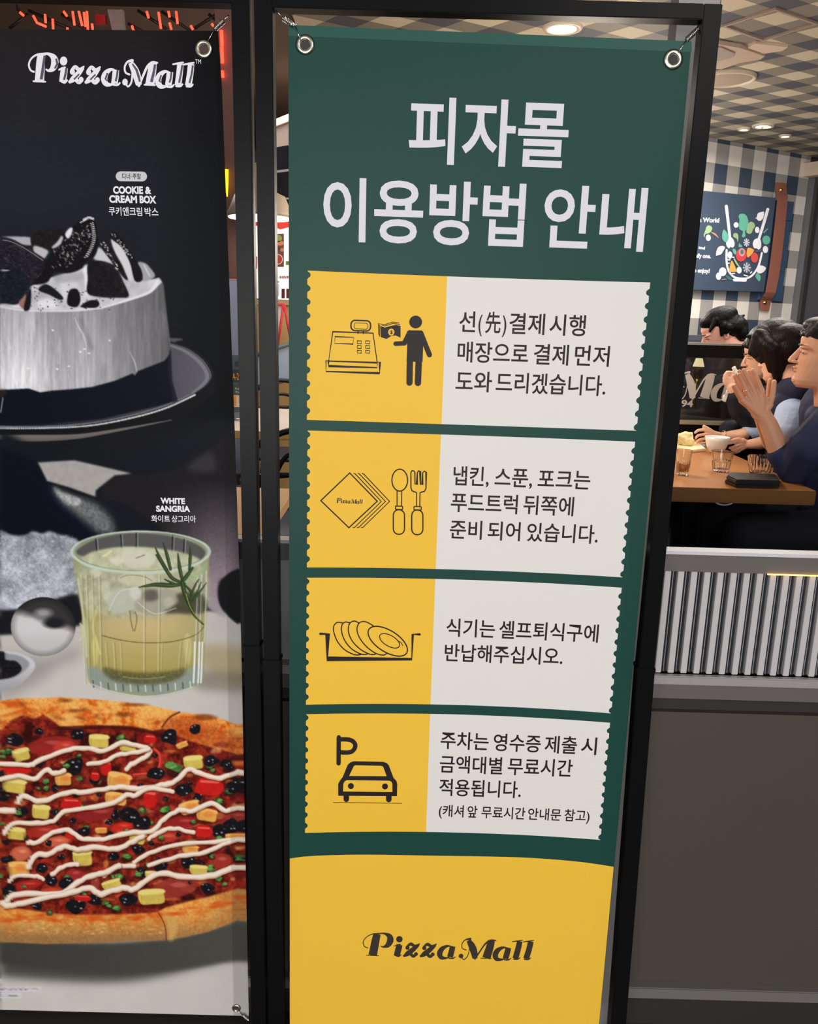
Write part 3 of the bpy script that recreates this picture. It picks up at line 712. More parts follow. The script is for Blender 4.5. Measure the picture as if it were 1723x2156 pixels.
# --- cream side
def cside(X, Y, c):
    t = np.clip((X-120)/240, 0, 1); b = 212-112*t; b = np.where(X < 160, b*(0.94+0.10*np.sin(X/26)), b)
    b = b*np.where((X > 155)&(X < 175), 0.95, 1); v = 0.80+0.24*np.clip((Y-650)/150, 0, 1)*(1-t)+0.12*t
    return np.stack([b*v, b*v*.995, b*v*1.015], -1)
A.poly([(-400, 700), (0, 720), (500, 745), (750, 715), (900, 665), (1050, 605), (1120, 515), (1142, 560), (1165, 770), (1190, 970), (1180, 1050), (1148, 1092), (1050, 1130), (960, 1165), (940, 1195), (925, 1180), (800, 1232), (640, 1275), (500, 1290), (360, 1300), (280, 1312), (200, 1285), (0, 1295), (-400, 1300)], (200, 200, 202), 1.0, sm=False, tex=.17, N=NV, fn=cside)
A.line([(520, 790), (545, 850), (580, 910), (600, 980), (600, 1060)], [4, 8, 12, 10, 3], (226, 226, 230), 2, .55)
A.line([(560, 800), (600, 900), (640, 1000)], 26, (120, 120, 124), 8, .5)
A.line([(905, 1030), (940, 1100), (955, 1170)], [3, 9, 5], (196, 196, 200), 1.5, .7)
r_ = np.random.default_rng(3)
for k in range(240):
    x = r_.uniform(0, 700); y = r_.uniform(760, 1280); l = r_.uniform(8, 46); A.line([(x, y), (x+r_.uniform(-5, 5), y+l)], r_.uniform(2, 6), (240, 240, 244) if r_.random() < .6 else (150, 150, 156), 1.4, r_.uniform(.15, .45)*(1-x/900), sm=False)
for k in range(60):
    x = r_.uniform(640, 1150); y = r_.uniform(720, 1120); A.line([(x, y), (x+3, y+r_.uniform(10, 50))], 4, (150, 150, 152), 1.5, .22, sm=False)
for x, y in ((590, 1010), (560, 1030), (620, 1040), (765, 950), (480, 1130), (195, 1145), (370, 880), (400, 1150)): A.ell((x, y), 9, 6, (240, 242, 250), 1.2, .8)
# --- cream top
A.poly([(-400, 540), (0, 600), (220, 570), (360, 510), (600, 440), (900, 470), (1060, 525), (1110, 512), (1130, 545), (1060, 610), (900, 672), (700, 728), (500, 748), (200, 738), (0, 715), (-400, 700)], (196, 195, 200), 1.0, sm=False, tex=.2, N=N1)
A.poly([(960, 412), (1010, 410), (1045, 440), (1082, 498), (1040, 530), (985, 528)], (160, 160, 164), 1.2)
A.line([(1005, 425), (1045, 500)], 12, (210, 210, 214), 2, .7)
A.line([(700, 728), (880, 672), (1040, 615), (1100, 545)], [10, 16, 20, 26], (228, 228, 232), 2, .9)
A.line([(0, 716), (200, 742), (500, 744), (700, 724)], 12, (224, 224, 230), 2.5, .8)
A.poly([(200, 620), (300, 600), (420, 640), (440, 700), (250, 710)], (150, 150, 156), 4, .5); A.poly([(260, 680), (330, 655), (400, 690), (380, 725), (280, 722)], (236, 236, 240), 3, .8)
A.poly([(380, 500), (580, 470), (600, 520), (420, 545)], (160, 158, 162), 3, .7); A.poly([(580, 440), (620, 430), (630, 560), (600, 640), (590, 520)], (232, 232, 238), 1.5, .9)
# back band of cream and far wafers
A.poly([(-20, 228), (216, 232), (216, 285), (100, 270), (-20, 245)], (172, 172, 178), 1.2); A.poly([(680, 300), (780, 350), (830, 420), (700, 400), (650, 370)], (196, 198, 204), 2)
# --- cookies
ck = (24, 21, 27)
A.poly([(218, 215), (300, 180), (420, 172), (500, 190), (470, 300), (330, 320), (230, 300)], (30, 26, 28), 1, tex=.35, N=N3)
A.poly([(240, 290), (330, 320), (330, 350), (290, 390), (240, 340)], (206, 202, 206), 1.4, .9)
A.poly([(-100, 225), (20, 228), (100, 250), (200, 310), (330, 395), (335, 440), (300, 520), (220, 560), (180, 650), (120, 698), (40, 692), (-100, 660)], (32, 28, 36), 1, tex=.45, N=N3)
A.poly([(-100, 440), (60, 450), (170, 470), (215, 540), (190, 640), (110, 692), (20, 690), (-100, 650)], (22, 26, 38), 3, .85, tex=.25, N=N3)
for a in np.linspace(-0.9, 1.3, 26): A.line([(30+205*math.cos(a), 500+200*math.sin(a)), (30+186*math.cos(a), 500+182*math.sin(a))], 4, (56, 52, 58), 1, .8, sm=False)
A.line([(60, 300), (110, 290), (160, 320)], 7, (66, 60, 68), 1.5, .8); A.line([(20, 250), (80, 262), (180, 312), (300, 392)], 6, (180, 176, 176), 1.4, .7); A.ell((34, 462), 30, 5, (200, 204, 214), 1.2, .8)
for k in range(60):
    x, y = r_.uniform(20, 300), r_.uniform(300, 520); A.line([(x, y), (x+r_.uniform(-16, 16), y+r_.uniform(-14, 14))], 5, (78, 70, 74) if k % 3 else (98, 90, 84), 1.2, .55, sm=False)
A.poly([(315, 395), (345, 370), (400, 250), (470, 190), (540, 130), (610, 92), (652, 98), (680, 180), (688, 280), (660, 365), (600, 400), (560, 455), (470, 482), (380, 470), (330, 545), (230, 556), (300, 470)], (20, 17, 21), 1, tex=.3, N=N3)
A.poly([(362, 300), (400, 262), (428, 222), (440, 235), (420, 280), (380, 306)], (214, 210, 214), 1.2, .9); A.poly([(455, 210), (480, 172), (505, 165), (500, 205), (475, 240)], (236, 236, 242), 1, .95)
A.line([(585, 108), (620, 94), (650, 102)], 16, (214, 214, 220), 1.2, .9); A.line([(560, 128), (600, 108)], 7, (255, 255, 255), 1, .8)
for k, t in enumerate(np.linspace(0, 1, 20)):
    x = 650+24*math.sin(t*3.0)-40*t**2; y = 130+235*t; A.line([(x, y), (x-18-6*t, y+5)], 6, (206, 206, 206), .9, .9, sm=False)
for k in range(110):
    t = r_.random(); x = 420+200*t+r_.uniform(-60, 50); y = 400-220*t+r_.uniform(-60, 70)
    A.line([(x, y), (x+r_.uniform(-12, 12), y+r_.uniform(-12, 12))], r_.uniform(3, 8), (190, 186, 188) if k % 3 else (110, 96, 92), 1, r_.uniform(.4, .95), sm=False)
A.poly([(612, 425), (680, 395), (760, 410), (820, 455), (860, 540), (900, 640), (830, 652), (700, 648), (610, 620), (612, 520)], (26, 22, 26), 1, tex=.4, N=N3)
for a in np.linspace(-1.35, .1, 18): A.line([(700+165*math.cos(a), 590+190*math.sin(a)), (700+150*math.cos(a), 590+174*math.sin(a))], 4, (74, 58, 56), 1, .8, sm=False)
A.poly([(700, 262), (735, 250), (770, 300), (820, 380), (880, 470), (892, 528), (860, 510), (800, 430), (740, 350), (705, 300)], (26, 22, 26), .9, tex=.4, N=N3)
A.poly([(775, 250), (800, 240), (850, 300), (900, 390), (935, 490), (925, 530), (895, 520), (850, 420), (800, 330)], (208, 206, 210), 1)
A.poly([(770, 195), (800, 190), (850, 240), (900, 320), (960, 410), (990, 470), (992, 532), (940, 532), (905, 400), (850, 300), (775, 240)], (20, 18, 22), .9, tex=.4, N=N3)
for k in range(70):
    t = r_.random(); P0 = (785+150*t+r_.uniform(-14, 14), 205+190*t+r_.uniform(-12, 12)) if k % 2 else (715+110*t+r_.uniform(-14, 14), 265+190*t+r_.uniform(-12, 12)); A.ell(P0, r_.uniform(3, 7), r_.uniform(3, 6), (196, 192, 192) if k % 3 else (70, 60, 60), .8, .9)
A.poly([(275, 580), (320, 558), (380, 590), (440, 650), (420, 668), (340, 630), (275, 605)], (24, 24, 30), .9); A.poly([(480, 610), (510, 588), (545, 600), (562, 660), (545, 712), (500, 716), (468, 690)], (20, 18, 24), .9); A.poly([(560, 712), (620, 672), (680, 672), (694, 700), (670, 722), (600, 722)], (20, 18, 24), .9)
A.poly([(130, 690), (160, 650), (182, 628), (175, 700), (160, 730)], (150, 110, 96), 1); A.poly([(185, 640), (215, 590), (216, 690), (200, 740), (165, 735)], (24, 22, 30), 1)
for k in range(70): A.ell((r_.uniform(220, 800), r_.uniform(560, 742)), r_.uniform(2, 8), r_.uniform(2, 5), (30, 28, 34), .8, .85)
A.poly([(-40, 1300), (30, 1290), (40, 1330), (-40, 1360)], (60, 40, 38), 2, .6)

# --- middle: knife-like blade of the folded sheet, powder, cloth
B.poly([(-100, -20), (300, 60), (900, 60), (1600, -150), (1660, 300), (1680, 1300), (900, 1000), (-100, 1300)], (22, 24, 30), 6)
B.poly([(-100, 80), (260, 150), (460, 430), (800, 620), (500, 700), (-100, 640)], (10, 15, 27), 8)
B.poly([(880, 240), (1150, 212), (1320, 150), (1420, 90), (1500, 20), (1640, -60), (1700, 400), (1690, 1000), (1560, 950), (1520, 1040), (1560, 1220), (1440, 1130), (1300, 900), (1150, 640), (1000, 520), (850, 420), (720, 400), (740, 290)], (42, 38, 42), 3, fn=lambda X, Y, c: mixc((30, 28, 31), (150, 134, 142), np.clip((Y-1010)/230, 0, 1)*np.clip((X-330)/110, 0, 1)*np.clip((545-X)/60, .4, 1)), tex=.06, N=N3)
B.poly([(1330, 150), (1470, 70), (1500, 200), (1340, 205)], (66, 62, 66), 5, .6)
B.poly([(265, 145), (520, 130), (610, 150), (920, 222), (800, 235), (735, 285), (668, 340), (665, 385), (560, 350), (330, 275)], (165, 160, 158), 1.6, sm=False, tex=.05)
B.poly([(330, 278), (480, 318), (665, 388), (650, 405), (500, 370), (360, 312)], (14, 16, 22), 2, sm=False)
B.poly([(365, 320), (440, 350), (540, 390), (640, 420), (760, 520), (800, 640), (700, 640), (600, 560), (500, 480), (420, 410)], (122, 124, 124), 7, .85, tex=.25, N=N3)
B.poly([(370, 315), (440, 355), (560, 400), (560, 440), (480, 440), (410, 380)], (184, 184, 186), 3, .8, tex=.25, N=N3)
def snow(X, Y, c):
    i = (Y-CY).astype(int).clip(0, CH-1); j = X.astype(int).clip(0, CW-1); v = 0.86+0.34*(N2[i, j]-.5)+0.26*(N3[i, j]-0.5)+0.5*(N1[i, j]-.5)+.12*np.clip((X-120)/80, -1, 0)*0+0.14*np.clip((Y-1150)/120, 0, 1)
    return np.stack([v*176, v*178, v*188], -1)
B.poly([(-100, 640), (100, 655), (180, 650), (230, 625), (290, 640), (350, 625), (420, 650), (480, 660), (560, 710), (600, 900), (560, 1060), (430, 1110), (200, 1160), (-100, 1190)], (170, 172, 182), 2.2, fn=snow)
for k in range(500):
    x, y = r_.uniform(0, 540), r_.uniform(650, 1120); v = r_.choice([110, 130, 215, 228]); B.line([(x, y), (x+r_.uniform(-14, 14), y+r_.uniform(-14, 14))], r_.uniform(2, 6), (v, v, v+8), 1, r_.uniform(.2, .55), sm=False)
for a in range(6): B.line([(70, 880), (70+40*math.cos(a*1.05), 880+40*math.sin(a*1.05))], 4, (214, 216, 224), 1, .8, sm=False)
B.poly([(-100, 1190), (200, 1160), (560, 1065), (700, 1300), (500, 1330), (100, 1340), (-100, 1350)], (27, 27, 32), 3)
# --- table top
def ttop(X, Y, c):
    b = 192+8*np.clip((Y-1350)/120, 0, 1)-14*np.clip((X-380)/120, 0, 1); return np.stack([b, b*.975, b*.945], -1)
B.poly([(-300, 1365), (80, 1345), (520, 1290), (900, 1200), (1450, 1180), (1560, 1190), (1800, 1290), (1800, 4600), (-300, 4600)], (178, 172, 165), 2.5, fn=ttop, tex=.03, N=N5, sm=False)
B.poly([(1420, 1430), (1560, 1420), (1700, 1450), (1800, 1500), (1800, 1680), (1560, 1640), (1420, 1560)], (156, 140, 98), 9, .7); B.poly([(1400, 1600), (1800, 1640), (1800, 1740), (1380, 1720)], (104, 94, 76), 8, .55)
B.poly([(1680, 880), (1600, 915), (1545, 970), (1522, 1060), (1540, 1150), (1590, 1215), (1680, 1285), (1800, 1330), (1800, 860)], (22, 22, 24), 1.5)
B.poly([(1480, 1075), (1530, 1150), (1590, 1215), (1530, 1210), (1440, 1140)], (150, 146, 150), 2, .8)
B.poly([(-80, 1480), (300, 1510), (520, 1440), (560, 1500), (420, 1560), (200, 1720), (-80, 1800)], (140, 135, 130), 12, .7)
# --- steel ball
def ball(u, v, c):
    t = np.clip(-v*1.0+0.35*u+.25, 0, 1); c = mixc((206, 202, 202), (54, 52, 54), np.clip((t-.32)*3.2, 0, 1)); c = mixc(c, (206, 204, 206), np.clip(1-np.hypot((u+.42)/.34, (v-.05)/.42), 0, 1)*2.2)
    c = mixc(c, (150, 148, 148), np.clip(1-np.hypot((u+.0)/.38, (v+.46)/.22), 0, 1)*1.4); c = mixc(c, (34, 34, 36), np.clip(1-np.hypot((u-.35)/.45, (v+.12)/.24), 0, 1)*2.0)
    c = mixc(c, (188, 186, 188), np.clip((v-.1)*1.4, 0, 1)); c = c*(1-0.30*np.clip((np.hypot(u, v)-.78)/.22, 0, 1)[..., None]); return c
B.ell((302, 1290), 226, 206, (180, 180, 182), 1, fn=ball)
B.line([(560, 1270), (590, 1330), (560, 1380)], 14, (210, 208, 206), 2, .7)
# --- small white bowl
B.poly([(-200, 1450), (60, 1462), (150, 1480), (225, 1518), (246, 1560), (220, 1615), (140, 1690), (40, 1735), (-200, 1750)], (186, 186, 190), 1.2, fn=lambda X, Y, c: c*(1.06-0.22*np.clip((Y-1400)/55, 0, 1))[..., None])
B.poly([(-200, 1475), (60, 1480), (150, 1500), (205, 1545), (170, 1600), (60, 1655), (-200, 1670)], (146, 146, 152), 1.5)
B.poly([(-200, 1462), (20, 1462), (40, 1520), (110, 1530), (152, 1580), (120, 1625), (30, 1655), (-200, 1660)], (26, 25, 29), 1.2, tex=.4, N=N3)
# --- tumbler
def liq(X, Y, c):
    t = (Y-1150)/280; base = mixc((178, 182, 160), (198, 176, 122), t*2.0); base = mixc(base, (168, 152, 78), (t-.62)*3); e = np.clip(np.abs(X-297)/140, 0, 1)**2; return mixc(base, (138, 142, 92), e*.7)
gl_out = [(508, 760), (520, 880), (550, 1080), (590, 1340), (612, 1620), (640, 1690), (760, 1735), (900, 1765), (1020, 1776), (1180, 1758), (1330, 1715), (1385, 1680), (1420, 1620), (1435, 1300), (1445, 1050), (1456, 760), (1380, 690), (1150, 640), (960, 622), (750, 645), (600, 690)]
B.poly(gl_out, (120, 124, 118), 1.2, .94, fn=liq)
B.poly([(530, 765), (640, 690), (800, 648), (960, 636), (1150, 650), (1330, 695), (1430, 760), (1400, 830), (1150, 760), (950, 735), (750, 745), (600, 800)], (78, 76, 78), 1.5, .9)
for x0, y0, x1, y1 in ((668, 680, 676, 780), (842, 650, 848, 745), (950, 636, 950, 735), (1205, 660, 1200, 770), (1285, 680, 1280, 790)): B.line([(x0, y0), (x1, y1)], 8, (26, 26, 30), .8, .8, sm=False); B.line([(x0+12, y0), (x1+12, y1)], 6, (150, 154, 156), .8, .7, sm=False)
B.poly([(560, 830), (640, 770), (800, 742), (950, 735), (1150, 750), (1330, 790), (1400, 840), (1300, 910), (1000, 925), (760, 910), (620, 880)], (188, 190, 158), 2, .92, tex=.12, N=N2)
B.poly([(540, 880), (760, 920), (1000, 935), (1250, 915), (1430, 860), (1440, 1180), (1300, 1200), (900, 1230), (600, 1160)], (170, 172, 148), 5, .75, tex=.22, N=N2)
B.poly([(850, 760), (960, 745), (1080, 790), (1060, 860), (920, 885), (860, 830)], (206, 206, 188), 2.5, .8); B.line([(950, 812), (1010, 790)], 7, (96, 88, 80), 1, .7); B.line([(720, 800), (780, 762)], 10, (236, 222, 170), 2, .8)
B.poly([(830, 940), (960, 900), (1060, 920), (1080, 1000), (960, 1010), (850, 990)], (200, 198, 170), 2, .8); B.line([(840, 950), (900, 930), (1000, 940), (1060, 970)], 6, (110, 104, 84), 1, .6)
B.poly([(740, 1090), (830, 1020), (980, 1040), (990, 1130), (900, 1180), (800, 1200)], (186, 190, 176), 2.5, .8); B.poly([(1000, 1040), (1230, 1040), (1240, 1130), (1120, 1210), (980, 1190), (940, 1130)], (158, 156, 142), 2.5, .8)
B.poly([(1005, 1040), (1090, 1035), (1100, 1100), (1010, 1110)], (70, 68, 62), 3, .7); [B.poly([(x0, y0), (x0+w0*.6, y0-h0*.4), (x0+w0, y0+h0*.3), (x0+w0*.5, y0+h0)], c0, 2.2, .6) for x0, y0, w0, h0, c0 in ((620, 900, 90, 50, (214, 214, 190)), (760, 820, 110, 40, (226, 226, 206)), (1100, 850, 120, 60, (206, 208, 180)), (900, 1040, 90, 70, (214, 216, 206)), (700, 1010, 70, 110, (206, 210, 186)), (1140, 1110, 80, 70, (190, 190, 168)), (600, 1100, 60, 160, (200, 204, 164)), (560, 1300, 60, 200, (190, 190, 130)), (1280, 1400, 60, 160, (214, 204, 140)), (640, 1420, 50, 150, (222, 212, 130)))]; B.poly([(1240, 1060), (1410, 1060), (1430, 1190), (1250, 1200), (1150, 1190), (1240, 1120)], (48, 46, 32), 3, .75)
B.line([(760, 1180), (830, 1050), (960, 1020)], 6, (224, 226, 220), 1.2, .6); B.line([(960, 1120), (1080, 1200), (1230, 1160)], 5, (230, 230, 214), 1.2, .7)
# rear lip, rim, liquid lines
B.line([(710, 1352), (850, 1385), (1010, 1402), (1200, 1395), (1360, 1350), (1424, 1290)], 6, (96, 78, 46), 1, .85)
B.line([(905, 1180), (912, 1240), (930, 1320)], 9, (120, 100, 70), 1.2, .7); B.line([(945, 1190), (955, 1240), (940, 1320)], 7, (100, 84, 60), 1.2, .7)
for x, a in ((566, .5), (600, .7), (640, .5), (690, .75), (735, .6), (790, .75), (838, .5), (1005, .9), (1110, .8), (1130, .4), (1260, .6), (1310, .5), (1380, .9), (1408, .8)):
    top = 1400 if 690 < x < 1370 and x not in (1005, 1110) else 930; dx = (x-980)*-.05
    B.line([(x, top), (x+dx, 1560), (x+dx*1.3, 1700)], 7, (228, 224, 186) if x < 1370 else (240, 242, 240), 1.6, a*.55); B.line([(x+11, top), (x+11+dx, 1560), (x+11+dx*1.3, 1690)], 5, (118, 104, 62) if x < 1370 else (120, 126, 122), 1, a*.6)
B.poly([(620, 1570), (760, 1610), (1000, 1640), (1250, 1610), (1400, 1560), (1410, 1660), (1330, 1715), (1180, 1755), (1020, 1772), (760, 1732), (640, 1690)], (136, 150, 148), 3, .82)
B.poly([(720, 1575), (860, 1600), (1010, 1610), (1200, 1598), (1290, 1575), (1270, 1640), (1120, 1690), (900, 1690), (760, 1650)], (84, 80, 44), 3, .75, tex=.3, N=N3)
for x in range(650, 1360, 52): B.line([(x, 1660+0.00025*(1000-x)**2*-1+40), (x+4, 1742-0.00025*(1000-x)**2)], 10, (206, 216, 216) if (x//52) % 2 else (70, 84, 90), 1.2, .8, sm=False)
B.line([(640, 1690), (760, 1735), (900, 1765), (1020, 1776), (1180, 1758), (1345, 1712)], 7, (200, 206, 200), 1.2, .8)
B.line([(860, 1640), (1000, 1655), (1150, 1640)], 6, (170, 160, 110), 1.2, .7)
for x in (1360, 1392, 1412): B.line([(x, 1400), (x-4, 1560), (x-10, 1680)], 12, (238, 240, 240), 1.6, .85)
B.line([(1440, 900), (1438, 1100), (1425, 1400)], 8, (216, 222, 210), 1.2, .6); B.line([(545, 960), (580, 1200), (605, 1500)], 14, (206, 214, 190), 2.5, .6); B.line([(680, 1150), (650, 1300), (700, 1480)], 14, (222, 216, 140), 3, .5)
B.ell((982, 768), 474, 143, (196, 208, 194), 1.2, .85, ring=10); B.ell((982, 768), 462, 132, (100, 120, 100), 1, .5, ring=5)
B.line([(520, 800), (600, 862), (760, 903), (980, 918), (1200, 905), (1370, 860), (1440, 800)], 12, (190, 208, 186), 1.5, .6); B.line([(1440, 850), (1380, 930), (1250, 990), (1100, 1020)], [18, 30, 24, 8], (150, 180, 130), 2.5, .6)
# rosemary
rg = (44, 60, 36)
for P, w in (([(1140, 705), (1165, 790), (1190, 890)], [6, 17, 14]), ([(1085, 740), (1120, 820), (1165, 895)], [6, 16, 14]), ([(1090, 790), (1150, 880), (1200, 950), (1250, 975)], [8, 16, 18, 14]), ([(1242, 780), (1252, 870), (1270, 960)], [6, 18, 14]), ([(1328, 730), (1328, 800), (1322, 890)], [5, 16, 13]), ([(1345, 880), (1300, 940), (1270, 980)], [12, 20, 16]),
             ([(970, 1015), (1080, 998), (1200, 1002), (1290, 990)], [5, 20, 22, 12]), ([(1385, 960), (1345, 1040), (1330, 1110)], [5, 12, 12]), ([(1440, 985), (1400, 1040), (1350, 1110)], [4, 10, 9]), ([(1405, 980), (1370, 1060), (1340, 1120)], [4, 10, 9]), ([(1270, 980), (1290, 1060), (1330, 1160), (1360, 1215), (1420, 1275)], [20, 22, 16, 12, 7]), ([(1290, 1000), (1340, 1060), (1320, 1130)], [10, 14, 8]), ([(1150, 960), (1210, 990)], [6, 14])):
    B.line(P, [v*1.45 for v in w], rg, .9, .95); B.line([(a+3, b) for a, b in P], [v*.3 for v in w], (112, 130, 76), .8, .6)
B.line([(1300, 1060), (1330, 1160), (1400, 1255)], 5, (170, 172, 70), 1, .8)

# --- pizza
C.poly([(-400, 1650), (600, 1740), (1100, 1715), (1500, 1600), (1800, 1480), (1800, 1720), (1100, 1960), (500, 2000), (-400, 1900)], (74, 73, 68), 9)
D.poly([(-300, 180), (500, 240), (1000, 210), (1400, 130), (1600, 60), (1600, 300), (1300, 355), (1000, 400), (650, 418), (300, 395), (-300, 300)], (72, 72, 67), 4, fn=lambda X, Y, c: c*(0.86+0.14*np.clip(X/400, 0, 1.2))[..., None])
def crust(X, Y, c):
    i = (Y-CY).astype(int).clip(0, CH-1); j = X.astype(int).clip(0, CW-1); n = N2[i, j]*.5+N1[i, j]*.5
    low = np.clip((Y-1905)/70, 0, 1); base = mixc((226, 140, 58), (238, 176, 92), (n-.4)*4); base = mixc(base, (206, 94, 30), (0.47-n)*7*(Y < 1640)+(0.44-n)*3*(Y > 1640)); base = mixc(base, (158, 116, 70), low*1.0*np.clip((Y-1895-(X > 345)*-10-0.0)/80, 0, 1)*(Y > 1880))
    d = np.clip((X-420)/120, 0, 1)*(Y > 1800); base = mixc(base, (128, 92, 62), d*.7); return base
C.poly([(-400, 130), (-100, 112), (0, 112), (120, 98), (250, 95), (440, 90), (620, 104), (800, 118), (1000, 142), (1130, 172), (1200, 188), (1300, 200), (1400, 208), (1500, 240), (1560, 262), (1640, 290), (1800, 340), (1800, 1480), (1660, 1560), (1520, 1620), (1400, 1665), (1250, 1700), (1120, 1722), (900, 1728), (600, 1742), (300, 1748), (100, 1738), (-400, 1730)], (226, 150, 70), 1.3, sm=False, fn=crust, tex=.10, N=N3)
r_ = np.random.default_rng(11)
for k in range(34):
    x = r_.uniform(0, 1600); y = 120+0.00009*x*x+r_.uniform(10, 110); C.ell((x, y), r_.uniform(10, 60), r_.uniform(6, 20), (196, 74, 20) if k % 3 else (120, 50, 20), 5, r_.uniform(.3, .65), rot=r_.uniform(-.4, .6))
for x, y, rx, ry in ((1370, 225, 80, 22), (440, 112, 40, 12), (830, 205, 50, 16), (900, 140, 70, 10), (500, 180, 40, 12)): C.ell((x, y), rx, ry, (112, 44, 20), 5, .7)
C.poly([(1110, 260), (1210, 215), (1400, 260), (1560, 330), (1640, 400), (1640, 480), (1400, 430), (1200, 380), (1080, 310)], (178, 72, 28), 6, .7, tex=.3, N=N3)
C.line([(1205, 190), (1140, 225), (1090, 290)], 13, (110, 46, 22), 2, .9)
for k in range(60):
    x = r_.uniform(0, 1640); y0 = 1560-0.00016*max(0, x-700)**2; C.ell((x, y0+r_.uniform(-6, 34)), r_.uniform(14, 60), r_.uniform(6, 16), (206, 80, 26), 4, r_.uniform(.3, .7), rot=-.1)
for k in range(50): x = r_.uniform(0, 1100); C.ell((x, 1610+r_.uniform(-20, 70)), r_.uniform(4, 16), r_.uniform(3, 9), (240, 190, 110), 2.5, r_.uniform(.3, .6))
C.poly([(1085, 1550), (1120, 1600), (1135, 1720), (1170, 1712), (1200, 1620), (1160, 1560)], (210, 164, 92), 3, .8); C.line([(1060, 1530), (1090, 1580), (1112, 1640), (1118, 1720)], 7, (104, 52, 24), 1.5, .85)
# sauce field
def sauce(X, Y, c):
    i = (Y-CY).astype(int).clip(0, CH-1); j = X.astype(int).clip(0, CW-1); n = N2[i, j]; c = mixc((98, 24, 20), (150, 48, 30), (n-.35)*3); c = mixc(c, (52, 18, 16), (N1[i, j]-.55)*6); return c
C.poly([(-400, 420), (-60, 340), (20, 300), (70, 245), (150, 210), (230, 235), (290, 205), (350, 240), (400, 285), (520, 300), (640, 280), (880, 292), (1010, 318), (1100, 300), (1250, 375), (1400, 420), (1520, 450), (1640, 490), (1800, 560), (1800, 1280), (1640, 1360), (1400, 1430), (1250, 1465), (1120, 1500), (1050, 1535), (850, 1548), (600, 1552), (400, 1548), (200, 1520), (0, 1490), (-400, 1450)], (110, 30, 26), 1.6, sm=False, fn=sauce, tex=.2, N=N3)
C.line([(400, 300), (640, 290), (900, 300), (1080, 345)], 26, (62, 16, 18), 4, .8)
for k in range(270):       # ham, cheese and pepper patches under the toppings
    x = r_.uniform(-20, 1640); y = r_.uniform(380, 1450); y = min(y, 1500-0.00012*max(0, x-500)**2)
    col = [(168, 44, 32), (190, 66, 40), (206, 120, 60), (130, 34, 30), (214, 150, 92), (92, 26, 28)][r_.integers(6)]
    C.poly([(x+a*math.cos(t_)*r_.uniform(.6, 1.2), y+b*math.sin(t_)*r_.uniform(.6, 1.2)) for a, b in [(r_.uniform(14, 70), r_.uniform(10, 28))] for t_ in np.linspace(0, 6.28, 8)[:-1]], col, 1.6, r_.uniform(.45, .85), tex=.25)
for x, y, rx, ry, col in ((330, 410, 150, 55, (150, 40, 36)), (430, 420, 70, 36, (196, 62, 48)), (90, 590, 110, 50, (206, 52, 40)), (650, 870, 150, 50, (140, 38, 36)), (280, 990, 110, 40, (168, 46, 36)), (1040, 740, 60, 60, (150, 34, 30)), (820, 960, 80, 30, (204, 44, 34)), (1230, 930, 110, 40, (150, 36, 36)), (1110, 1030, 110, 34, (186, 58, 40)), (140, 1140, 70, 50, (206, 108, 74)), (1170, 1370, 150, 66, (150, 52, 44)), (1480, 1190, 80, 50, (160, 54, 40)), (1590, 890, 90, 34, (150, 50, 44)), (380, 1060, 90, 34, (214, 102, 70)), (180, 1350, 110, 30, (170, 40, 34)), (500, 1280, 60, 40, (160, 44, 42)), (640, 1330, 30, 60, (150, 60, 50)), (980, 370, 60, 40, (130, 26, 26))):
    C.ell((x, y), rx, ry, col, 4, .9, rot=-.15); C.ell((x+rx*.2, y-ry*.3), rx*.35, ry*.25, tuple(min(255, v+60) for v in col), 3, .5)
for P in ([(1040, 440), (1075, 480), (1070, 560), (1010, 600), (900, 612)],): C.line(P, 22, (196, 46, 36), 1.5, .95); C.line([(a-3, b-4) for a, b in P], 6, (226, 110, 90), 1.2, .7)
def cubeP(x, y, w, h, tint=(232, 204, 96), top=(240, 222, 130), rot=0.0, red=0):
    def rt(a, b): return (x+a*math.cos(rot)-b*math.sin(rot), y+a*math.sin(rot)+b*math.cos(rot))
    C.ell((x+4, y+h*.5), w*.62, h*.3, (60, 18, 14), 4, .6)
    C.poly([rt(-w/2, -h*.45), rt(w*.42, -h/2), rt(w/2, -h*.2), rt(w/2, h*.42), rt(0, h/2), rt(-w*.46, h*.44)], tint, .8, tex=.08)
    C.poly([rt(-w/2, -h*.45), rt(w*.42, -h/2), rt(w/2, -h*.22), rt(-w*.42, -h*.16)], top, .8, .9)
    C.line([rt(-w*.44, -h*.1), rt(-w*.4, h*.4)], 5, tuple(v*.78 for v in tint), 1.2, .6, sm=False)
    if red: C.ell(rt(w*.1, -h*.1), w*.3, h*.25, (222, 120, 50), 4, .6)
def blackP(x, y, r):
    n = 7; P = [(x+r*r_.uniform(.6, 1.1)*math.cos(a), y+r*.8*r_.uniform(.6, 1.1)*math.sin(a)) for a in np.linspace(0, 6.28, n, endpoint=False)]
    C.poly(P, (26, 24, 28), .8, tex=.3, N=N3)
    for q in range(3): C.ell((x+r_.uniform(-.5, .5)*r, y+r_.uniform(-.5, .3)*r), r*.12, r*.08, (170, 170, 178) if q else (80, 78, 84), .8, .8)
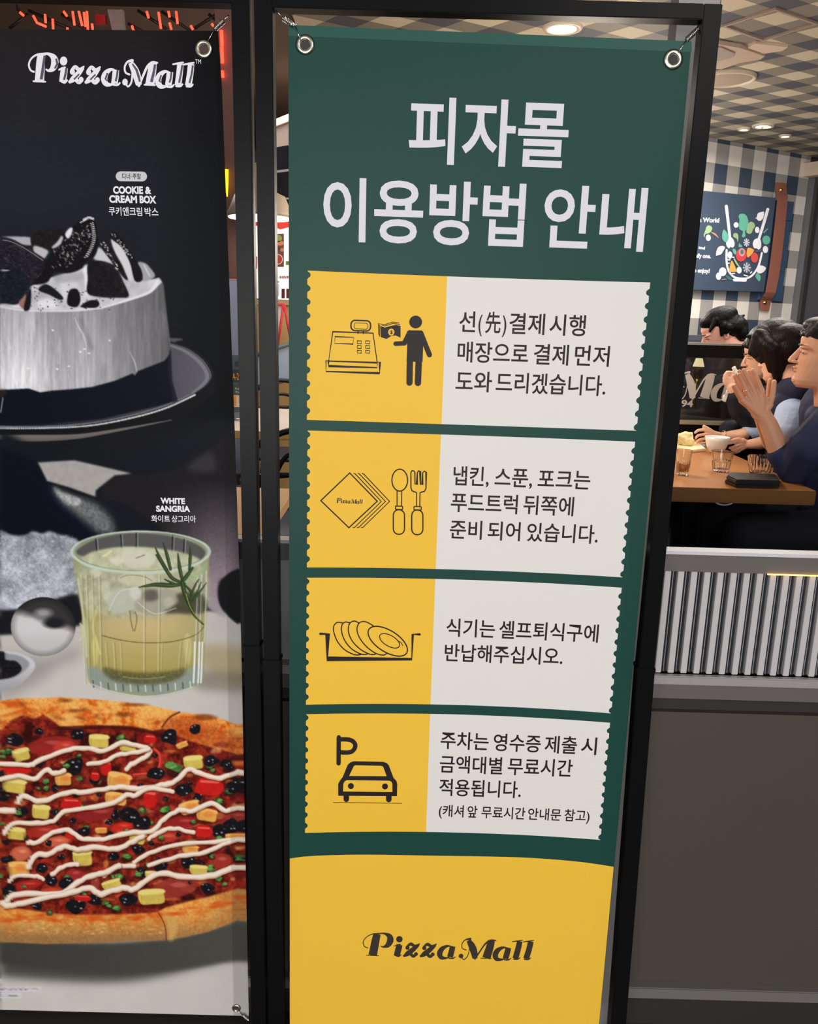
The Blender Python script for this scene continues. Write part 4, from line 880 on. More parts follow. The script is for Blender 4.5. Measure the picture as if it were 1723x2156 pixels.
def greenP(x, y, r):
    C.ell((x+3, y+r*.4), r, r*.6, (24, 18, 16), 3, .6)
    for q in range(3):
        a, b, w = r_.uniform(-.45, .45)*r, r_.uniform(-.4, .4)*r, r*r_.uniform(.45, .8); sk_ = r_.uniform(-.4, .4)
        C.poly([(x+a-w, y+b+w*sk_), (x+a-w*.2, y+b-w*.7), (x+a+w, y+b-w*.3+w*sk_), (x+a+w*.5, y+b+w*.6)], [(40, 76, 36), (66, 112, 52), (88, 140, 66)][q], .8, tex=.3, N=N3)
    C.line([(x-r*.4, y-r*.1), (x+r*.3, y-r*.35)], r*.14, (150, 190, 120), 1, .6, sm=False)
def redP(x, y, w, h): C.poly([(x-w/2, y+h*.3), (x-w*.3, y-h/2), (x+w*.3, y-h*.4), (x+w/2, y+h*.1), (x+w*.2, y+h/2)], (196, 32, 28), .8, tex=.1); C.line([(x-w*.3, y-h*.3), (x+w*.3, y-h*.25)], h*.14, (238, 110, 96), 1.5, .8)
for k in range(60):
    x = r_.uniform(0, 1640); y = r_.uniform(400, 1500-0.00012*max(0, x-500)**2); blackP(x, y, r_.uniform(14, 34))
for k in range(34):
    x = r_.uniform(0, 1640); y = r_.uniform(420, 1480-0.00012*max(0, x-500)**2); greenP(x, y, r_.uniform(14, 30))
for x, y, r in ((520, 340, 70), (95, 380, 72), (265, 320, 34), (255, 540, 46), (500, 560, 90), (640, 640, 50), (30, 740, 70), (510, 735, 50), (370, 700, 40), (140, 860, 60), (370, 860, 34), (870, 880, 80), (960, 930, 80), (1050, 600, 75), (1230, 720, 70), (1330, 760, 46), (1420, 520, 60), (1520, 540, 50), (1560, 690, 66), (1140, 360, 80), (1310, 300, 50), (1480, 990, 70), (1560, 960, 70), (760, 1160, 46), (930, 1110, 60), (1080, 1220, 60), (1260, 1190, 70), (45, 1060, 34), (50, 1180, 50), (280, 1240, 56), (340, 1320, 60), (450, 1340, 60), (70, 1390, 60), (250, 1490, 50), (520, 1490, 80), (640, 1450, 60), (860, 1450, 70), (1390, 1370, 60), (970, 1270, 40), (740, 1010, 30), (570, 990, 46), (1020, 1070, 24), (1600, 1180, 40)): blackP(x, y, r*.92)
for x, y, r in ((820, 365, 46), (50, 450, 34), (440, 555, 44), (540, 630, 30), (1170, 570, 70), (1110, 840, 48), (960, 850, 30), (110, 860, 40), (310, 700, 36), (1470, 1045, 40), (850, 1160, 50), (810, 1300, 44), (930, 1280, 40), (1470, 1300, 44), (1420, 1245, 36), (1610, 1170, 44), (720, 1480, 40), (780, 1510, 44), (560, 1405, 30), (1480, 790, 48), (1430, 580, 24), (330, 1535, 30), (10, 1290, 26), (990, 500, 26), (1420, 1160, 30), (40, 1430, 22)): greenP(x, y, r*.8)
for x, y, w, h in ((1410, 690, 190, 120), (480, 805, 140, 80), (715, 560, 70, 110), (640, 620, 60, 60), (1010, 770, 90, 130), (120, 570, 180, 60), (1370, 990, 120, 80), (560, 1440, 110, 40), (1010, 370, 80, 60), (470, 1010, 60, 60)): redP(x, y, w, h)
for x, y, w, h, rt_, rd in ((665, 385, 136, 98, .05, 0), (145, 475, 110, 90, -.2, 0), (100, 682, 150, 110, .25, 0), (425, 640, 110, 90, .0, 1), (1300, 528, 130, 100, .05, 0), (275, 858, 120, 104, .08, 0), (800, 652, 160, 120, .1, 1), (780, 770, 150, 90, .1, 1), (1275, 830, 140, 90, -.1, 1), (1390, 880, 140, 90, .1, 1), (925, 1030, 110, 90, .2, 0), (110, 1005, 120, 90, 0, 0), (555, 1168, 130, 120, .1, 0), (125, 1245, 140, 110, .1, 1), (1335, 1250, 120, 70, .1, 0), (1280, 1110, 110, 60, .2, 1), (1020, 1430, 180, 110, .05, 0), (1015, 1280, 80, 50, 0, 0), (750, 1345, 130, 60, -.2, 0), (680, 985, 80, 40, 0, 1), (860, 430, 110, 50, 0, 0), (1570, 1025, 110, 40, -.1, 1), (1225, 410, 80, 40, -.5, 1)):
    cubeP(x, y, w*.9, h*.9, rot=rt_+r_.uniform(-.15, .15), red=rd, tint=(206, 182, 84) if not rd else (222, 160, 78), top=(232, 214, 128) if not rd else (238, 186, 104))
# white sauce ribbons
cr_ = (236, 220, 202)
for P, w in (([(-20, 535), (190, 545), (250, 520), (430, 450), (560, 430), (700, 450), (820, 395), (940, 420), (1010, 450), (960, 500), (880, 540), (850, 575)], 30), ([(590, 540), (700, 520), (790, 480), (900, 460), (1000, 440)], 26), ([(-20, 650), (120, 615), (230, 640), (310, 575), (360, 600), (430, 585)], 30),
             ([(120, 800), (150, 755), (280, 785), (450, 730), (560, 725), (740, 700), (820, 690), (930, 700), (1080, 680), (1180, 650), (1270, 570), (1340, 600), (1480, 630), (1600, 590)], 32), ([(-20, 850), (90, 850)], 40), ([(30, 1000), (90, 940), (250, 935), (360, 920), (430, 860), (620, 830), (760, 800), (850, 745), (910, 750), (1000, 700), (1160, 720)], 30),
             ([(190, 1065), (260, 1060), (350, 1000), (460, 985), (560, 1040), (700, 1040), (860, 1000), (1020, 985), (1100, 910), (1200, 850), (1300, 850), (1420, 800), (1520, 850), (1660, 810)], 30), ([(1000, 1040), (1080, 990), (1170, 970), (1300, 1000)], 26),
             ([(190, 1230), (240, 1150), (330, 1140), (430, 1090), (520, 1110), (640, 1095), (760, 1110), (870, 1070), (960, 1020)], 34), ([(900, 1200), (1000, 1140), (1200, 1080), (1450, 1060), (1660, 1030)], 26), ([(1000, 1220), (1200, 1160), (1380, 1130), (1500, 1080), (1660, 1030)], 28),
             ([(700, 1290), (780, 1230), (900, 1220)], 30), ([(30, 1480), (90, 1420), (260, 1410), (420, 1400), (500, 1350), (600, 1290), (700, 1270), (800, 1220)], 34), ([(350, 1280), (420, 1230), (520, 1210)], 28), ([(60, 1330), (110, 1290), (230, 1290), (290, 1310)], 24),
             ([(20, 1475), (60, 1490), (200, 1460), (480, 1400), (600, 1370), (680, 1410), (820, 1370), (900, 1380), (990, 1310), (1080, 1270), (1200, 1290), (1400, 1290), (1560, 1240), (1660, 1230)], 36)):
    P2 = crom(np.array(P, float), 4); wv = w*(0.98+0.26*r_.random(len(P2))); P2 = P2+np.c_[np.zeros(len(P2)), r_.uniform(-4, 4, len(P2))]; P = [tuple(q) for q in P2]
    C.line([(a+4, b+9) for a, b in P], wv*.95, (60, 20, 16), 3, .55); C.line(P, wv, (206, 172, 142), 1.3, .97); C.line([(a, b-3) for a, b in P], wv*.66, cr_, 2.0, .95); C.line([(a, b-6) for a, b in P], wv*.2, (244, 234, 224), 1.6, .55)
# small print strips at the foot, shading of the right hem fold painted in
D.poly([(-60, 496), (236, 492), (236, 523), (-60, 520)], (212, 210, 212), .8, .9, sm=False); D.poly([(-60, 530), (126, 530), (124, 562), (-60, 558)], (212, 210, 212), .8, .9, sm=False); D.poly([(-60, 448), (6, 448), (6, 474), (-60, 474)], (216, 214, 214), .8, sm=False)
for k in range(40):
    x = k*6.2
    if x < 222: D.line([(x, 500+r_.uniform(-2, 4)), (x+r_.uniform(-3, 4), 514)], 2.4, (110, 104, 106), .8, .8, sm=False)
    if x < 108: D.line([(x, 537+r_.uniform(-2, 4)), (x+r_.uniform(-3, 4), 552)], 2.4, (110, 104, 106), .8, .8, sm=False)
s = (slice(0, CH), slice(0, CW)); hx = 455+(yy-60)*0.0175
CV *= (1-0.12*np.clip((xx-hx+0)/1.5, 0, 1)[..., None])
CV[:] = np.clip(CV+(N3[..., None]-.5)*4, 0, 255)

ps = thing('vinyl_poster', 'dark glossy food poster with cake, white sangria glass and pizza', 'poster', (-0.6, YB, 0.12))
def pedge(y): return 459.5+(y-65)*(524-459.5)/(2139-65)
pTR, pBR = W(459.5, 65, YB), W(524, 2139, YB)
pTL0, pBL0 = W(0, 61, YB), W(0, 2126, YB)
tTop = 0.60/(pTR-pTL0).length; pTL = pTR+(pTL0-pTR)*tTop; pBL = pBR+(pBL0-pBR)*(0.60/(pBR-pBL0).length)
def proj(P):
    d = np.array(P)-np.array([0, 0, EYE]); z = d@fwd; return np.stack([IW/2+FPX*(d@rgt)/z, IH/2-FPX*(d@upv)/z], -1)
us = np.concatenate([np.linspace(0, 0.34, 45)[:-1], np.linspace(0.34, 1, 330)]); NYP = 1250
vsn = np.linspace(0, 1, NYP+1)
TLa, TRa, BLa, BRa = [np.array(q) for q in (pTL, pTR, pBL, pBR)]
U_, V_ = np.meshgrid(us, vsn)
PT = (TLa*(1-V_[..., None])+BLa*V_[..., None])*(1-U_[..., None])+(TRa*(1-V_[..., None])+BRa*V_[..., None])*U_[..., None]
PT = PT.reshape(-1, 3); q = proj(PT)
dxe = np.interp(q[:, 1], [65, 180, 396, 742, 890, 1260, 1440, 2139], [0, 4, 5.5, 8, 9, 9.8, 8.5, 0])*0.00076   # the sheet's edge is not quite straight
PT[:, 0] += dxe*U_.ravel()**3; q = proj(PT)
X_ = np.abs(q[:, 0]-0.0); X_ = np.where(X_ > 500, 500-(X_-500)*.3, X_).clip(0, CW-2); Y_ = (q[:, 1]-CY).clip(0, CH-2)
i0, j0 = Y_.astype(int), X_.astype(int); fy, fx = (Y_-i0)[:, None], (X_-j0)[:, None]
colr = (CV[i0, j0]*(1-fx)+CV[i0, j0+1]*fx)*(1-fy)+(CV[i0+1, j0]*(1-fx)+CV[i0+1, j0+1]*fx)*fy
lincol = np.clip(lin(colr)/0.9, 0, 0.95)
nu = len(us); a = (np.arange(NYP)[:, None]*nu+np.arange(nu-1)[None]).ravel()
Fq = np.stack([a, a+nu, a+nu+1, a+1], 1).astype(np.int32)
me = bpy.data.meshes.new('printed_sheet')
me.vertices.add(len(PT)); me.vertices.foreach_set('co', PT.astype(np.float32).ravel())
me.loops.add(Fq.size); me.loops.foreach_set('vertex_index', Fq.ravel())
me.polygons.add(len(Fq)); me.polygons.foreach_set('loop_start', np.arange(0, Fq.size, 4, dtype=np.int32))
me.update(); me.validate()
ca = me.color_attributes.new('print', 'FLOAT_COLOR', 'POINT')
ca.data.foreach_set('color', np.c_[lincol, np.ones(len(lincol))].astype(np.float32).ravel())
mp_ = bpy.data.materials.new('poster_print'); mp_.use_nodes = True; nt = mp_.node_tree
b_ = nt.nodes['Principled BSDF']; b_.inputs['Roughness'].default_value = 0.38; b_.inputs['Specular IOR Level'].default_value = 0.03
at = nt.nodes.new('ShaderNodeVertexColor'); at.layer_name = 'print'; nt.links.new(at.outputs[0], b_.inputs['Base Color'])
link('printed_sheet', me, mp_, ps)
bk = [TLa, TRa, BRa, BLa]
prism('backing_sheet', [Vector(v)+Vector((0, 0.0006, 0)) for v in bk], (0, 0.0006, 0), mat('poster_back_vinyl', (60, 60, 62), 0.5), ps)
pw = on_flat(YB)
m_pt = mat('poster_white_letters', (232, 230, 236), 0.45, spec=0.2)
lines('poster_caption', zl(0, 0, .3598, [('쿠키앤크림', 638, 833), ('박스', 848, 928)], (638, 1260), (928, 1266), 50), m_pt, 0.014, ps, pw)
lines('poster_caption', zl(0, 0, .3598, [('COOKIE', 663, 838), ('&', 850, 886)], (638, 1131), (886, 1133), 40) + zl(0, 0, .3598, [('CREAM', 640, 803), ('BOX', 818, 915)], (640, 1184), (915, 1188), 40), m_pt, 0.045, ps, pw, latin=True)
B3 = (0, 930, .3018)
lines('poster_caption', zl(*B3, [('WHITE', 1121, 1292)], (1121, 430), (1292, 434), 38) + zl(*B3, [('SANGRIA', 1090, 1327)], (1090, 486), (1327, 488), 39), m_pt, 0.045, ps, pw, latin=True)
lines('poster_caption', zl(*B3, [('화이트', 1057, 1187), ('샹그리아', 1198, 1368)], (1057, 560), (1368, 564), 48), m_pt, 0.012, ps, pw)
acc = ([], []); P = []
for cx_, a0 in ((277+22.5, -90), (277-23, 90)):
    for a in np.radians(np.linspace(a0, a0+180, 10)): P.append((cx_+10.3*math.cos(a), 371.4+(cx_-277)*.01+10.3*math.sin(a)))
poly_into(acc, P, pw, 0.0004); pill = flush('time_badge', acc, mat('poster_badge_grey', (196, 194, 198), .5), ps)
lines('badge_text', [(w_, x0, x1, ((257, 376.6), (297, 377.2)), 12) for w_, x0, x1 in (('디너', 257.5, 274), ('·', 276.2, 277.8), ('주말', 279.5, 297))], m_blkp, 0.012, pill, pw, lift=0.0007)
acc = ([], []); logo_into(acc, (70.5, 171.5), (409.5, 180), .352, pw, 0.0004, 1.0, grow=1.1); lg = flush('script_logo', acc, m_pt, ps)
acc = ([], []); e_ = (409.5-70.5)/1210.0
for k_ in LOGO:          # engraved shade lines run down the right of every thick stroke
    if k_[0] == 'd' or max(k_[2]) < 30 or max(k_[2]) == 34 and k_[1][0][0] > 600 and k_[1][0][0] < 700 and False: continue
    Pq = []; wq = []
    for (qx, qy), w_ in zip(k_[1], k_[2]):
        if w_ < 24: continue
        Pq.append((70.5+e_*(qx-248+w_*.20), 171.5+(qx-248)*.00702-(386-min(qy, 372)-(8 if qy < 280 else 0))*.352)); wq.append(w_*.34*e_)
    if len(Pq) > 1: acc = ([], []); ribbon_into(acc, Pq, wq, pw, 0.0012, cap=False); flush('logo_shading', acc, mat('poster_logo_shade', (74, 68, 92), .5), lg)
lines('trade_mark', [('TM', 411.5, 423.5, ((411, 134), (424, 134.4)), 9.5)], m_pt, 0.0, ps, pw, latin=True)
grommet(429, 103, 18.5, YB-0.0008, ps, mat('eyelet_reddish', (66, 44, 42), 0.6)); grommet(498, 2122.5, 12.5, YB-0.0008, ps, m_hole)
# ================================================================== RESTAURANT
TZ = 0.98            # table tops
# ---- through the gaps on the left
m_colb = mat('column_brown_plaster', (150, 100, 90), 0.8, noise=0.05, nscale=6); m_colg = mat('column_bluegrey_lighting', (112, 118, 138), 0.7, noise=0.05)  # lighting change down the column put into two colours, brown above blue-grey
struct(box('wall_left', (W(459, 300, 3.18).x, 3.18, W(490, 585, 3.18).z), (W(515, 300, 3.18).x, 3.26, CEIL+.02), mat('hanging_panel_brown', (122, 84, 76), .8, noise=.06)))
a0, a1 = W(425, 500, 4.75).x, W(517, 500, 4.75).x
struct(box('wall_left', (a0, 4.75, W(490, 590, 4.75).z), (a1, 4.9, CEIL), m_colb)); struct(box('wall_left', (a0, 4.75, FLOOR_IN), (a1, 4.9, W(490, 590, 4.75).z-0.001), m_colg))
struct(box('wall_left', (-3.4, 4.8, FLOOR_IN), (a0-.001, 4.9, CEIL), mat('sign_backdrop_brown', (128, 100, 84), 0.8, noise=0.2, nscale=4)))
# neon sign cluster above the poster
m_red = mat('neon_red', (255, 60, 40), 0.4, emit=(255, 52, 34), estr=5.0); m_ylw = mat('neon_yellow', (255, 220, 20), 0.4, emit=(250, 215, 10), estr=1.6)
ns = thing('neon_sign', 'red neon tube sign on dark trusses above the food poster', 'neon sign', tuple(W(230, 45, 3.3)))
for P in ([(42, 26), (50, 33)], [(70, 33), (78, 48), (97, 56)], [(95, 30), (96, 48)], [(111, 40), (112, 61)], [(134, 24), (141, 34)], [(153, 24), (157, 53)], [(166, 24), (173, 54)], [(183, 24), (185, 62)], [(177, 26), (180, 56)], [(194, 50), (195, 62)], [(142, 58), (142, 64)], [(309, 24), (313, 38)], [(334, 26), (339, 60)], [(355, 24), (357, 36)], [(357, 48), (361, 62)], [(371, 24), (374, 50)], [(402, 54), (406, 62)], [(278, 54), (281, 64)], [(446, 50), (450, 56)]):
    tube('neon_tube', [W(x, y, 3.3) for x, y in P], 0.0042, m_red, ns, 8)
for P in ([(60, 22), (150, 62)], [(130, 30), (180, 62)], [(290, 22), (352, 62)], [(340, 24), (402, 66)], [(270, 50), (300, 66)], [(410, 60), (470, 22)], [(440, 30), (486, 70)], [(20, 60), (60, 30)]):
    tube('truss_bar', [W(x, y, 3.36) for x, y in P], 0.006, mat('truss_dark_steel', (52, 44, 44), 0.5, 0.5), ns, 6)
tube('hanger', [W(40, 24, 3.36), (W(40, 24, 3.36).x, 3.36, CEIL+0.01)], 0.008, MATS['truss_dark_steel'], ns, 6)
prism('sign_panel', [W(x, y, 3.4) for x, y in ((200, 30), (222, 30), (222, 50), (200, 50))], (0, 0.02, 0), mat('sign_red_panel', (150, 30, 28), 0.4), ns)
prism('sign_panel', [W(x, y, 3.4) for x, y in ((226, 20), (258, 20), (262, 64), (236, 64))], (0, 0.02, 0), mat('sign_grey_panel', (138, 132, 126), 0.4, noise=.2), ns)
t = thing('neon_strip', 'red neon strip and yellow light beside the brown column', 'neon sign', tuple(W(467, 110, 3.17)))
for y0, y1 in ((64, 97), (99, 133), (149, 163)): tube('neon_tube', [W(466.5+(y0-64)*.02, y0, 3.17), W(467+(y1-64)*.02, y1, 3.17)], 0.006, m_red, t)
tube('neon_tube', [W(476, 357, 3.165), W(477, 385, 3.165), W(478.5, 414, 3.165)], [0.009, 0.007, 0.002], m_ylw, t)
# pendant lamp
m_shade = mat('pendant_cream_enamel', (206, 186, 164), 0.45)
pc = W(548, 455, 3.0); s_ = 3.0/FPX*1.02
t = thing('pendant_lamp', 'bell shaped cream pendant lamp glowing between the two stands', 'pendant lamp', (pc.x, pc.y, pc.z))
lathe('lamp_shade', [(12*s_, 96*s_), (22*s_, 92*s_), (28*s_, 72*s_), (32*s_, 44*s_), (49*s_, 37*s_), (57*s_, 18*s_), (64*s_, 4*s_), (64*s_, -3*s_), (61*s_, -3*s_), (54*s_, 16*s_), (30*s_, 34*s_)], pc, m_shade, t, 40)
lathe('lamp_glow', [(0, -5*s_), (61*s_, -5*s_), (61*s_, 3*s_), (0, 3*s_)], pc, mat('lamp_glow_white', (255, 250, 244), 0.4, emit=(255, 250, 246), estr=5), t, 32)
tube('cord', [pc+Vector((0, 0, 96*s_)), (pc.x, pc.y, CEIL+0.015)], 0.004, m_blk, t, 6)
# things round the kitchen ceiling
struct(prism('trim_4', [W(x, y, 4.4) for x, y in ((560, 259), (640, 226), (640, 243), (560, 273))], (0, 0.1, 0), mat('light_cove_cream', (226, 196, 158), 0.5)))
struct(prism('wall_back', [W(x, y, 4.42) for x, y in ((540, 282), (640, 243), (640, 300), (540, 322))], (0, 0.1, 0), mat('soffit_grey', (116, 102, 96), 0.7)))
for Ym, P, lab in ((4.0, ((536, 318), (640, 300), (640, 352), (536, 364)), 'upper'), (3.90, ((560, 368), (640, 355), (640, 416), (585, 416), (572, 396)), 'lower')):
    t = tag(prism('menu_screen', [W(x, y, Ym) for x, y in P], (0, 0.06, 0), mat('screen_black', (14, 15, 22), 0.25), None), 'black ceiling monitor seen left of the green banner, %s one' % lab, 'monitor')
    q_ = W(625, P[1][1]+4, Ym); tube('hanging_rod', [q_+Vector((0, .08 if lab == 'lower' else .03, 0)), (q_.x, Ym+(.08 if lab == 'lower' else .03), CEIL+.015)], .008, m_blk, t, 6)
    if lab == 'lower': tube('bracket', [q_+Vector((0, .05, -.01)), q_+Vector((0, .085, -.01))], .01, m_blk, t, 6)
# menu board
Yb = 5.4; bp_ = lambda x, y, l=0.0: W(x, y, Yb-l)
mb = thing('menu_board', 'bright white menu board with red header and soup photo', 'menu board', tuple(W(600, 545, Yb)))
prism('board', [bp_(x, y) for x, y in ((531, 458), (668, 462), (668, 634), (531, 628))], (0, 0.02, 0), mat('menu_board_white', (250, 246, 240), 0.5, emit=(255, 250, 244), estr=0.55), mb)
def flat(name, pts, m, parent, w, l=0.003): acc = ([], []); poly_into(acc, pts, w, l); return flush(name, acc, m, parent)
mm = lambda n, c: mat('menu_'+n, c, 0.5)
flat('red_header', [(531, 460), (668, 464), (668, 482), (610, 478), (590, 483), (570, 474), (531, 476)], mat('menu_red', (226, 58, 44), 0.5, emit=(230, 58, 44), estr=.25), mb, bp_)
flat('soup_photo', [(572, 492), (598, 492), (598, 562), (572, 562)], mm('brown', (120, 72, 60)), mb, bp_)
for c_, rx, ry, col, n in (((585, 502), 9, 8, (150, 170, 90), 'salad'), ((590, 512), 8, 5, (226, 140, 100), 'ham'), ((582, 524), 9, 4, (96, 50, 40), 'box'), ((594, 526), 4, 4, (206, 140, 96), 'bread'), ((586, 546), 10, 11, (226, 206, 196), 'bowl'), ((586, 546), 8, 9, (190, 62, 40), 'soup')):
    acc = ([], []); disc_into(acc, c_, rx, ry, bp_, 0.004+(0.002 if n == 'soup' else 0)); flush('photo_'+n, acc, mm(n, col), mb)
for k in range(9): flat('menu_stroke', [(589+k*4, 581+(k % 2)), (592+k*4, 581), (591+k*4, 587), (589+k*4, 586)], mm('stroke', (160, 60, 66)), mb, bp_)
for x, y, w, h, c in ((602, 550, 10, 8, (120, 140, 70)), (580, 592, 8, 3, (110, 150, 140)), (537, 540, 5, 26, (200, 80, 70)), (593, 608, 7, 20, (96, 26, 36)), (603, 608, 7, 20, (96, 26, 36)), (574, 598, 14, 26, (226, 224, 236)), (620, 560, 30, 40, (190, 90, 60))):
    flat('menu_picture', [(x, y), (x+w, y), (x+w, y+h), (x, y+h)], mm('pic_%d_%d' % (x, y), c), mb, bp_)
tube('hanging_rod', [W(560, 470, Yb+.03), (W(560, 470, Yb).x, Yb+.03, CEIL+.015)], 0.008, m_blk, mb); tube('hanging_rod', [W(650, 470, Yb+.03), (W(650, 470, Yb).x, Yb+.03, CEIL)], 0.008, m_blk, mb)
cnt = thing('serving_counter', 'tan serving counter below the white menu board', 'counter', (W(600, 700, 5.46).x, 5.6, FLOOR_IN))
box('front_panel', (W(524, 700, 5.46).x, 5.46, FLOOR_IN), (W(700, 700, 5.46).x, 5.50, W(600, 632, 5.46).z-0.03), mat('counter_tan', (206, 168, 112), 0.6, noise=.1), cnt)
box('counter_top', (W(520, 700, 5.44).x, 5.44, W(600, 632, 5.46).z-0.03), (W(704, 700, 5.44).x, 5.9, W(600, 632, 5.46).z), mat('counter_top_tan', (220, 190, 140), 0.4), cnt)
# A-frame sign
Ya = 5.22; af = thing('easel_sign', 'white folding easel sign with pink red frame', 'easel sign', tuple(W(600, 700, Ya)))
def bar(name, p, q, w, Y, m, parent, d=0.012): return tube(name, [W(*p, Y), W(*q, Y)], w/FPX*Y/2, m, parent, 6)
m_pink = mat('easel_pink_red', (226, 46, 66), 0.4)
prism('sign_face', [W(x, y, Ya) for x, y in ((560, 640), (596, 640), (584, 740), (552, 740))], (0, 0.008, 0), mat('easel_white', (232, 226, 222), 0.5), af)
for p, q in (((597, 640), (583, 745)), ((598, 640), (613, 720)), ((562, 642), (598, 641)), ((612, 716), (616, 745))): bar('frame_bar', p, q, 5, Ya-.01, m_pink, af)
[tube('leg', [W(x, 742, Ya-.01), (W(x, 742, Ya).x, Ya-.01, FLOOR_IN)], .008, m_pink, af) for x in (583, 616)]
# glass screen behind the far table
Yg = 5.08; gs = thing('glass_screen', 'low grey framed glass screen beyond the marble table', 'glass screen', tuple(W(600, 790, Yg)))
prism('pane', [W(x, y, Yg) for x, y in ((505, 765), (640, 720), (640, 790), (505, 828))], (0, 0.01, 0), mat('screen_blue_grey_glass', (160, 176, 192), 0.2, noise=.08, nscale=6), gs)
for p, q, w in (((505, 760), (640, 714), 10), ((505, 832), (640, 790), 6)): bar('frame_bar', p, q, w, Yg-.008, mat('screen_frame_slate', (96, 110, 118), 0.35), gs)
tube('leg', [W(625, 790, Yg), (W(625, 790, Yg).x, Yg, FLOOR_IN)], .012, MATS['screen_frame_slate'], gs); tube('leg', [W(560, 800, Yg), (W(560, 800, Yg).x, Yg, FLOOR_IN)], .012, MATS['screen_frame_slate'], gs)
# marble table beyond, wooden table nearer
def table(label, x0, x1, yf, yb, topm, edgem, th, cat='table', legs=True):
    A_, B_ = Zp(x0, yf, TZ), Zp(x1, yf, TZ); Yb_ = Zp(x0, yb, TZ).y
    t = thing('dining_table', label, cat, ((A_.x+B_.x)/2, (A_.y+Yb_)/2, FLOOR_IN))
    box('table_top', (A_.x, A_.y, TZ-th), (B_.x, Yb_, TZ), edgem, t, 0.003)
    if topm: box('table_surface', (A_.x+.001, A_.y+.001, TZ-.002), (B_.x-.001, Yb_-.001, TZ+0.0008), topm, t)
    cx, cy = (A_.x+B_.x)/2, (A_.y+Yb_)/2
    tube('pedestal', [(cx, cy, FLOOR_IN+0.02), (cx, cy, TZ-th)], 0.035, m_blk, t, 12)
    box('foot_plate', (cx-.22, cy-.22, FLOOR_IN), (cx+.22, cy+.22, FLOOR_IN+.02), m_blk, t, 0.004)
    return t, A_, B_, Yb_
m_oak = mat('oak_edge', (214, 166, 104), 0.45, noise=.12, nscale=8, stretch=(1, 8, 8)); m_marb = mat('pale_marble', (224, 208, 196), 0.25, noise=.12, nscale=5)
table('pale marble topped table with oak edge, seen in the gap left of the green banner', 455, 760, 906, 857, m_marb, m_oak, 0.034)
table('nearer oak table low in the gap between the two stands', 380, 557, 1122, 1022, None, mat('oak_light', (214, 168, 116), 0.5, noise=.1, nscale=6, stretch=(1, 8, 8)), 0.03)
# table number stand on the marble table
P = Zp(499, 884, TZ); Yn = P.y-0.03
tn = thing('table_number_stand', 'upright table stand with orange A-2 number, seen in the left gap', 'table sign', (P.x, Yn, TZ))
def npx(name, pts, m, d=0.02, par=tn, Y=None): return prism(name, [W(x, y, Y or Yn) for x, y in pts], (0, d, 0), m, par)
npx('base', ((486, 868), (510, 868), (510, 881), (486, 879)), mat('stand_grey_plastic', (120, 128, 134), .4), .05)
npx('panel', ((488, 748), (504, 748), (509, 868), (488, 868)), mat('stand_slate', (74, 92, 96), .4), .02)
npx('scanner_window', ((495, 760), (503, 760), (503, 772), (495, 772)), mat('screen_black', (14, 15, 22), .3), .004, tn, Yn-.002)
npx('number_plate', ((489, 778), (505, 778), (506, 804), (489, 804)), mat('plate_dark_green', (38, 58, 54), .4), .003, tn, Yn-.003)
npx('qr_free_card', ((491, 812), (506, 812), (507, 832), (491, 832)), mat('plate_teal', (70, 86, 82), .4), .003, tn, Yn-.003).name = 'card'
npx('price_card', ((491, 832), (507, 832), (508, 857), (492, 857)), mat('card_cream', (226, 206, 186), .5), .003, tn, Yn-.003)
npx('price_strip', ((492, 834), (498, 834), (498, 855), (493, 855)), mat('card_orange', (224, 160, 80), .5), .002, tn, Yn-.005)
wn = lambda x, y, l=0.0: W(x, y, Yn-.0045-l)
acc = ([], []); text_into(acc, 'A-2', 489.5, 503, ((489, 799), (505, 799.5)), 14, 0.02, wn, 0.0, True); flush('number', acc, mat('number_orange', (240, 150, 60), .5), tn)
for x, y in ((495, 816), (500, 817), (496, 823), (501, 824)): flat('card_mark', [(x, y), (x+4, y), (x+4, y+4), (x, y+4)], mat('card_grey', (150, 164, 160), .5), tn, wn, 0.0)
# bentwood chairs in the gaps
m_bent = mat('black_bentwood', (30, 27, 27), 0.3)
def bentchair(label, loc, rz, group='black bentwood chairs by the left tables'):
    t = thing('bentwood_chair', label, 'chair', loc, group)
    Mt = Matrix.Translation(loc) @ Matrix.Rotation(rz, 4, 'Z')
    def tb(n, P, r): bm = bmesh.new(); add_tube(bm, P, r, 8); bm.transform(Mt); return bmobj(n, bm, m_bent, t, True)
    lathe('seat', [(0, .46), (.19, .46), (.205, .45), (.2, .435), (0, .435)], (0, 0, 0), mat('seat_navy', (44, 50, 66), .5), t, 28, mtx=Mt)
    for a in (45, 135, 225, 315): tb('leg', [(.16*math.cos(math.radians(a)), .16*math.sin(math.radians(a)), .435), (.21*math.cos(math.radians(a)), .21*math.sin(math.radians(a)), 0)], .011)
    tb('back_hoop', [tuple(q) for q in crom([(-.18, .12, .45), (-.2, .17, .62), (-.17, .2, .78), (0, .215, .85), (.17, .2, .78), (.2, .17, .62), (.18, .12, .45)], 5)], .012)
    tb('inner_hoop', [tuple(q) for q in crom([(-.1, .16, .45), (-.11, .19, .62), (-.07, .205, .74), (0, .21, .77), (.07, .205, .74), (.11, .19, .62), (.1, .16, .45)], 5)], .009)
    tb('arm_rail', [tuple(q) for q in crom([(-.2, -.1, .6), (-.215, .06, .66), (-.17, .2, .68), (0, .225, .69), (.17, .2, .68), (.215, .06, .66), (.2, -.1, .6)], 5)], .011)
    return t
bentchair('black bentwood chair behind the pale marble table', (W(604, 820, 4.85).x, 4.72, FLOOR_IN), 0.2)
c2_ = W(600, 1000, 3.0); bentchair('black bentwood chair in front of the pale marble table', (c2_.x+.02, 3.1, FLOOR_IN), math.pi+.3)
